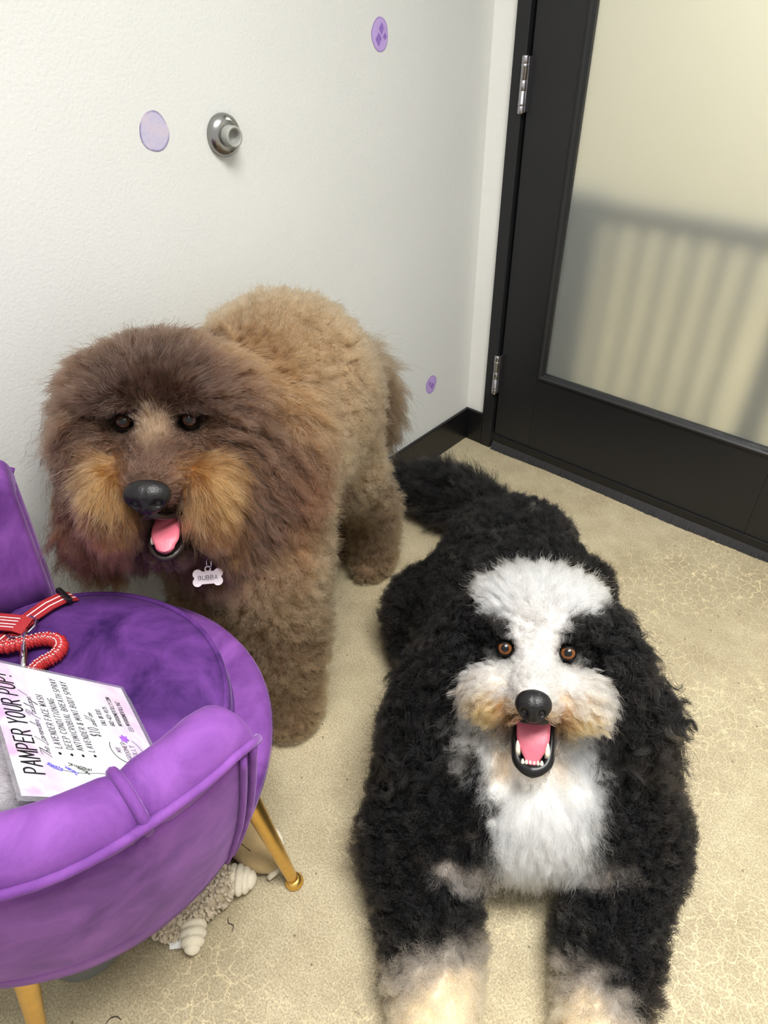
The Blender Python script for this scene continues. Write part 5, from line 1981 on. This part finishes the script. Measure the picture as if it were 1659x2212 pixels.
def toy_lump(name, c, r, az, m, parent, ridges=0, seg=110, rings=48, tilt=0.0):
    """soft flattened pad, optionally with cords running across it"""
    M = Matrix.Translation(c) @ Matrix.Rotation(az, 4, 'Z') @ Matrix.Rotation(tilt, 4, 'Y')

    def sh(p):
        k = 1.0
        if ridges:
            k = 0.84 + 0.24 * abs(math.sin(p.x / r[0] * ridges * 1.1 + 0.4 * math.sin(p.y * 60))) ** 0.6
        return (p.x * (1 + 0.03 * math.sin(p.y * 130)), p.y * k, p.z * k)
    return uv_ball(name, M, r, m, parent, seg, rings, sh)


tb = Body((0.42, -1.78, -0.01), (0.70, -1.46, 0.14), 0.004)
tb.ell((0.535, -1.625, 0.042), (0.060, 0.060, 0.040), k=0.02)
tb.ell((0.590, -1.590, 0.036), (0.030, 0.045, 0.033), k=0.03)
tb.ell((0.560, -1.665, 0.030), (0.040, 0.030, 0.026), k=0.02)
PT = tb.mesh(floor=0.002)
toy = body_object('plush_toy', PT[0], PT[1], np.tile(np.array(s2l(178, 164, 140)), (len(PT[0]), 1)), M_SKIN)
tag(toy, 'cream nubby plush toy with corded paws lying under the chair', 'dog toy')
# nubs of the fleece
r_ = np.random.default_rng(3)
sel = r_.choice(len(PT[0]), 1150, replace=False)
nv_, nf_ = [], []
ico = bmesh.new(); bmesh.ops.create_icosphere(ico, subdivisions=1, radius=1.0)
iv = [v.co.copy() for v in ico.verts]; jf = [[v.index for v in f.verts] for f in ico.faces]; ico.free()
for i in sel:
    if PT[0][i][2] < 0.006:
        continue
    c = Vector(PT[0][i] + PT[2][i] * 0.003)
    u, v = frame_of(Vector(PT[2][i]) + Vector(r_.normal(size=3) * .35))
    w = u.cross(v)
    s_ = r_.uniform(0.0034, 0.0052)
    j = len(nv_)
    nv_ += [c + u * (p.x * s_ * .8) + v * (p.y * s_ * .8) + w * (p.z * s_ * 1.7) for p in iv]
    nf_ += [tuple(j + k for k in f) for f in jf]
o = link_mesh('fleece_nubs', nv_, nf_, M_NUB, toy, smooth=True)
o['kind'] = 'stuff'
toy_lump('corded_paw', (0.606, -1.546, 0.030), (0.036, 0.026, 0.022), math.radians(38), M_CREAM, toy, ridges=8)
toy_lump('corded_paw', (0.615, -1.648, 0.028), (0.038, 0.021, 0.022), math.radians(-42), M_CREAM, toy, ridges=8)
lb = link_mesh('care_tag', [(0.575, -1.668, 0.030), (0.591, -1.655, 0.036), (0.613, -1.676, 0.010), (0.597, -1.690, 0.004), (0.5755, -1.6685, 0.0295), (0.5915, -1.6555, 0.0355), (0.6135, -1.6765, 0.0095), (0.5975, -1.6905, 0.0035)],
               [(0, 1, 2, 3), (7, 6, 5, 4), (0, 4, 5, 1), (1, 5, 6, 2), (2, 6, 7, 3), (3, 7, 4, 0)], M_TAGCL, toy)
lab = [Vector((0.575, -1.668, 0.0306)), Vector((0.591, -1.655, 0.0366)), Vector((0.613, -1.676, 0.0106)), Vector((0.597, -1.690, 0.0046))]
lv, lf = [], []
for i in range(5):
    a, b = 0.15 + 0.15 * i, 0.15 + 0.15 * i + 0.05
    for (s0, s1) in ((a, b),):
        l0, l1 = lab[0].lerp(lab[1], s0), lab[0].lerp(lab[1], s1)
        m0, m1 = lab[3].lerp(lab[2], s0), lab[3].lerp(lab[2], s1)
        j = len(lv)
        lv += [l0.lerp(m0, .12), l1.lerp(m1, .12), l1.lerp(m1, .78 - .06 * (i % 2)), l0.lerp(m0, .78 - .06 * (i % 2))]
        lf.append((j, j + 1, j + 2, j + 3))
link_mesh('care_print', lv, lf, M_INK_S, lb)

toy2 = empty('plush_toy', (0.59, -1.49, 0))
tag(toy2, 'tan plush toy with white fleece trim beside the front gold leg', 'dog toy')
t2 = Body((0.48, -1.58, -0.01), (0.70, -1.42, 0.12), 0.004)
t2.ell((0.600, -1.482, 0.034), (0.040, 0.040, 0.030), k=0.02)
t2.ell((0.560, -1.490, 0.034), (0.040, 0.030, 0.030), k=0.03)
t2.cone((0.545, -1.495, 0.03), 0.026, (0.625, -1.478, 0.024), 0.020, 0.02)
P2 = t2.mesh(floor=0.002)
o = body_object('toy_body', P2[0], P2[1], np.ones((len(P2[0]), 3)), M_TANPL)
parent_keep(o, toy2)
o = tube('fleece_trim', [(0.540, -1.468, 0.046), (0.560, -1.457, 0.046), (0.582, -1.449, 0.043), (0.604, -1.447, 0.036), (0.622, -1.450, 0.028)], [0.008, 0.010, 0.011, 0.010, 0.007], M_CREAM, seg=12)
parent_keep(o, toy2)
o = tube('fleece_trim', [(0.641, -1.478, 0.026), (0.643, -1.489, 0.018), (0.640, -1.502, 0.010)], [0.006, 0.0075, 0.005], M_CREAM, seg=10)
parent_keep(o, toy2)
o = tube('fold_seam', [(0.548, -1.511, 0.058), (0.572, -1.506, 0.0625), (0.598, -1.503, 0.0615), (0.614, -1.500, 0.0555)], 0.0018, mat('dark_seam', (96, 80, 56), rough=0.9), seg=8)
parent_keep(o, toy2)

# ------------------------------------------------------------------ grey bucket under the chair
M_BUCKET = mat('grey_plastic', (116, 120, 122), rough=0.42)
bk = lathe('bucket', [(0.0, 0.004), (0.060, 0.004), (0.064, 0.0), (0.069, 0.002), (0.073, 0.008), (0.086, 0.20), (0.092, 0.205), (0.092, 0.214), (0.086, 0.216), (0.083, 0.21), (0.070, 0.012), (0.0, 0.010)], M_BUCKET, seg=64, origin=(0.470, -1.770, 0.0))
tag(bk, 'grey plastic bucket standing under the purple chair', 'bucket')

# ------------------------------------------------------------------ hairs and crumbs on the floor
M_HAIRD = mat('dark_hair', (46, 38, 32), rough=0.6)
M_CRUMB = mat('white_crumb', (236, 234, 228), rough=0.6)
def loose_hair(pts, label, r=0.0007):
    q, c = [Vector(p) for p in pts], []
    for i in range(3):
        p0, p1, p2, p3 = q[max(i - 1, 0)], q[i], q[i + 1], q[min(i + 2, 3)]
        for k in range(6):
            t = k / 6
            c.append(0.5 * ((2 * p1) + (p2 - p0) * t + (2 * p0 - 5 * p1 + 4 * p2 - p3) * t * t + (3 * p1 - p0 - 3 * p2 + p3) * t ** 3))
    o = tube('loose_hair', c + [q[3]], [r * (0.4 + 0.6 * math.sin(math.pi * (i + 1) / 21)) for i in range(19)], M_HAIRD, seg=6)
    tag(o, label, 'hair', 'loose hairs on the floor')
loose_hair([(0.4170, -1.166, 0.001), (0.4190, -1.155, 0.002), (0.4260, -1.147, 0.002), (0.4350, -1.143, 0.001)], 'thin curved dark hair on the floor right of the brown dog\'s front paw')
loose_hair([(0.6090, -1.820, 0.001), (0.6080, -1.811, 0.002), (0.6140, -1.803, 0.002), (0.6230, -1.801, 0.001)], 'dark curled hair on the floor near the rear chair leg', 0.0009)
loose_hair([(0.632, -1.591, 0.001), (0.640, -1.597, 0.003), (0.650, -1.594, 0.002), (0.656, -1.602, 0.001)], 'wisp of dark hair on the floor beside the cream plush toy', 0.0008)
o = uv_ball('crumb', Matrix.Translation((0.116, -0.244, 0.0035)), (0.005, 0.0042, 0.0035), M_CRUMB, None, 14, 10, lambda p: (p.x * (1 + 40 * p.y), p.y, p.z))
tag(o, 'small white crumb on the floor near the corner', 'crumb')
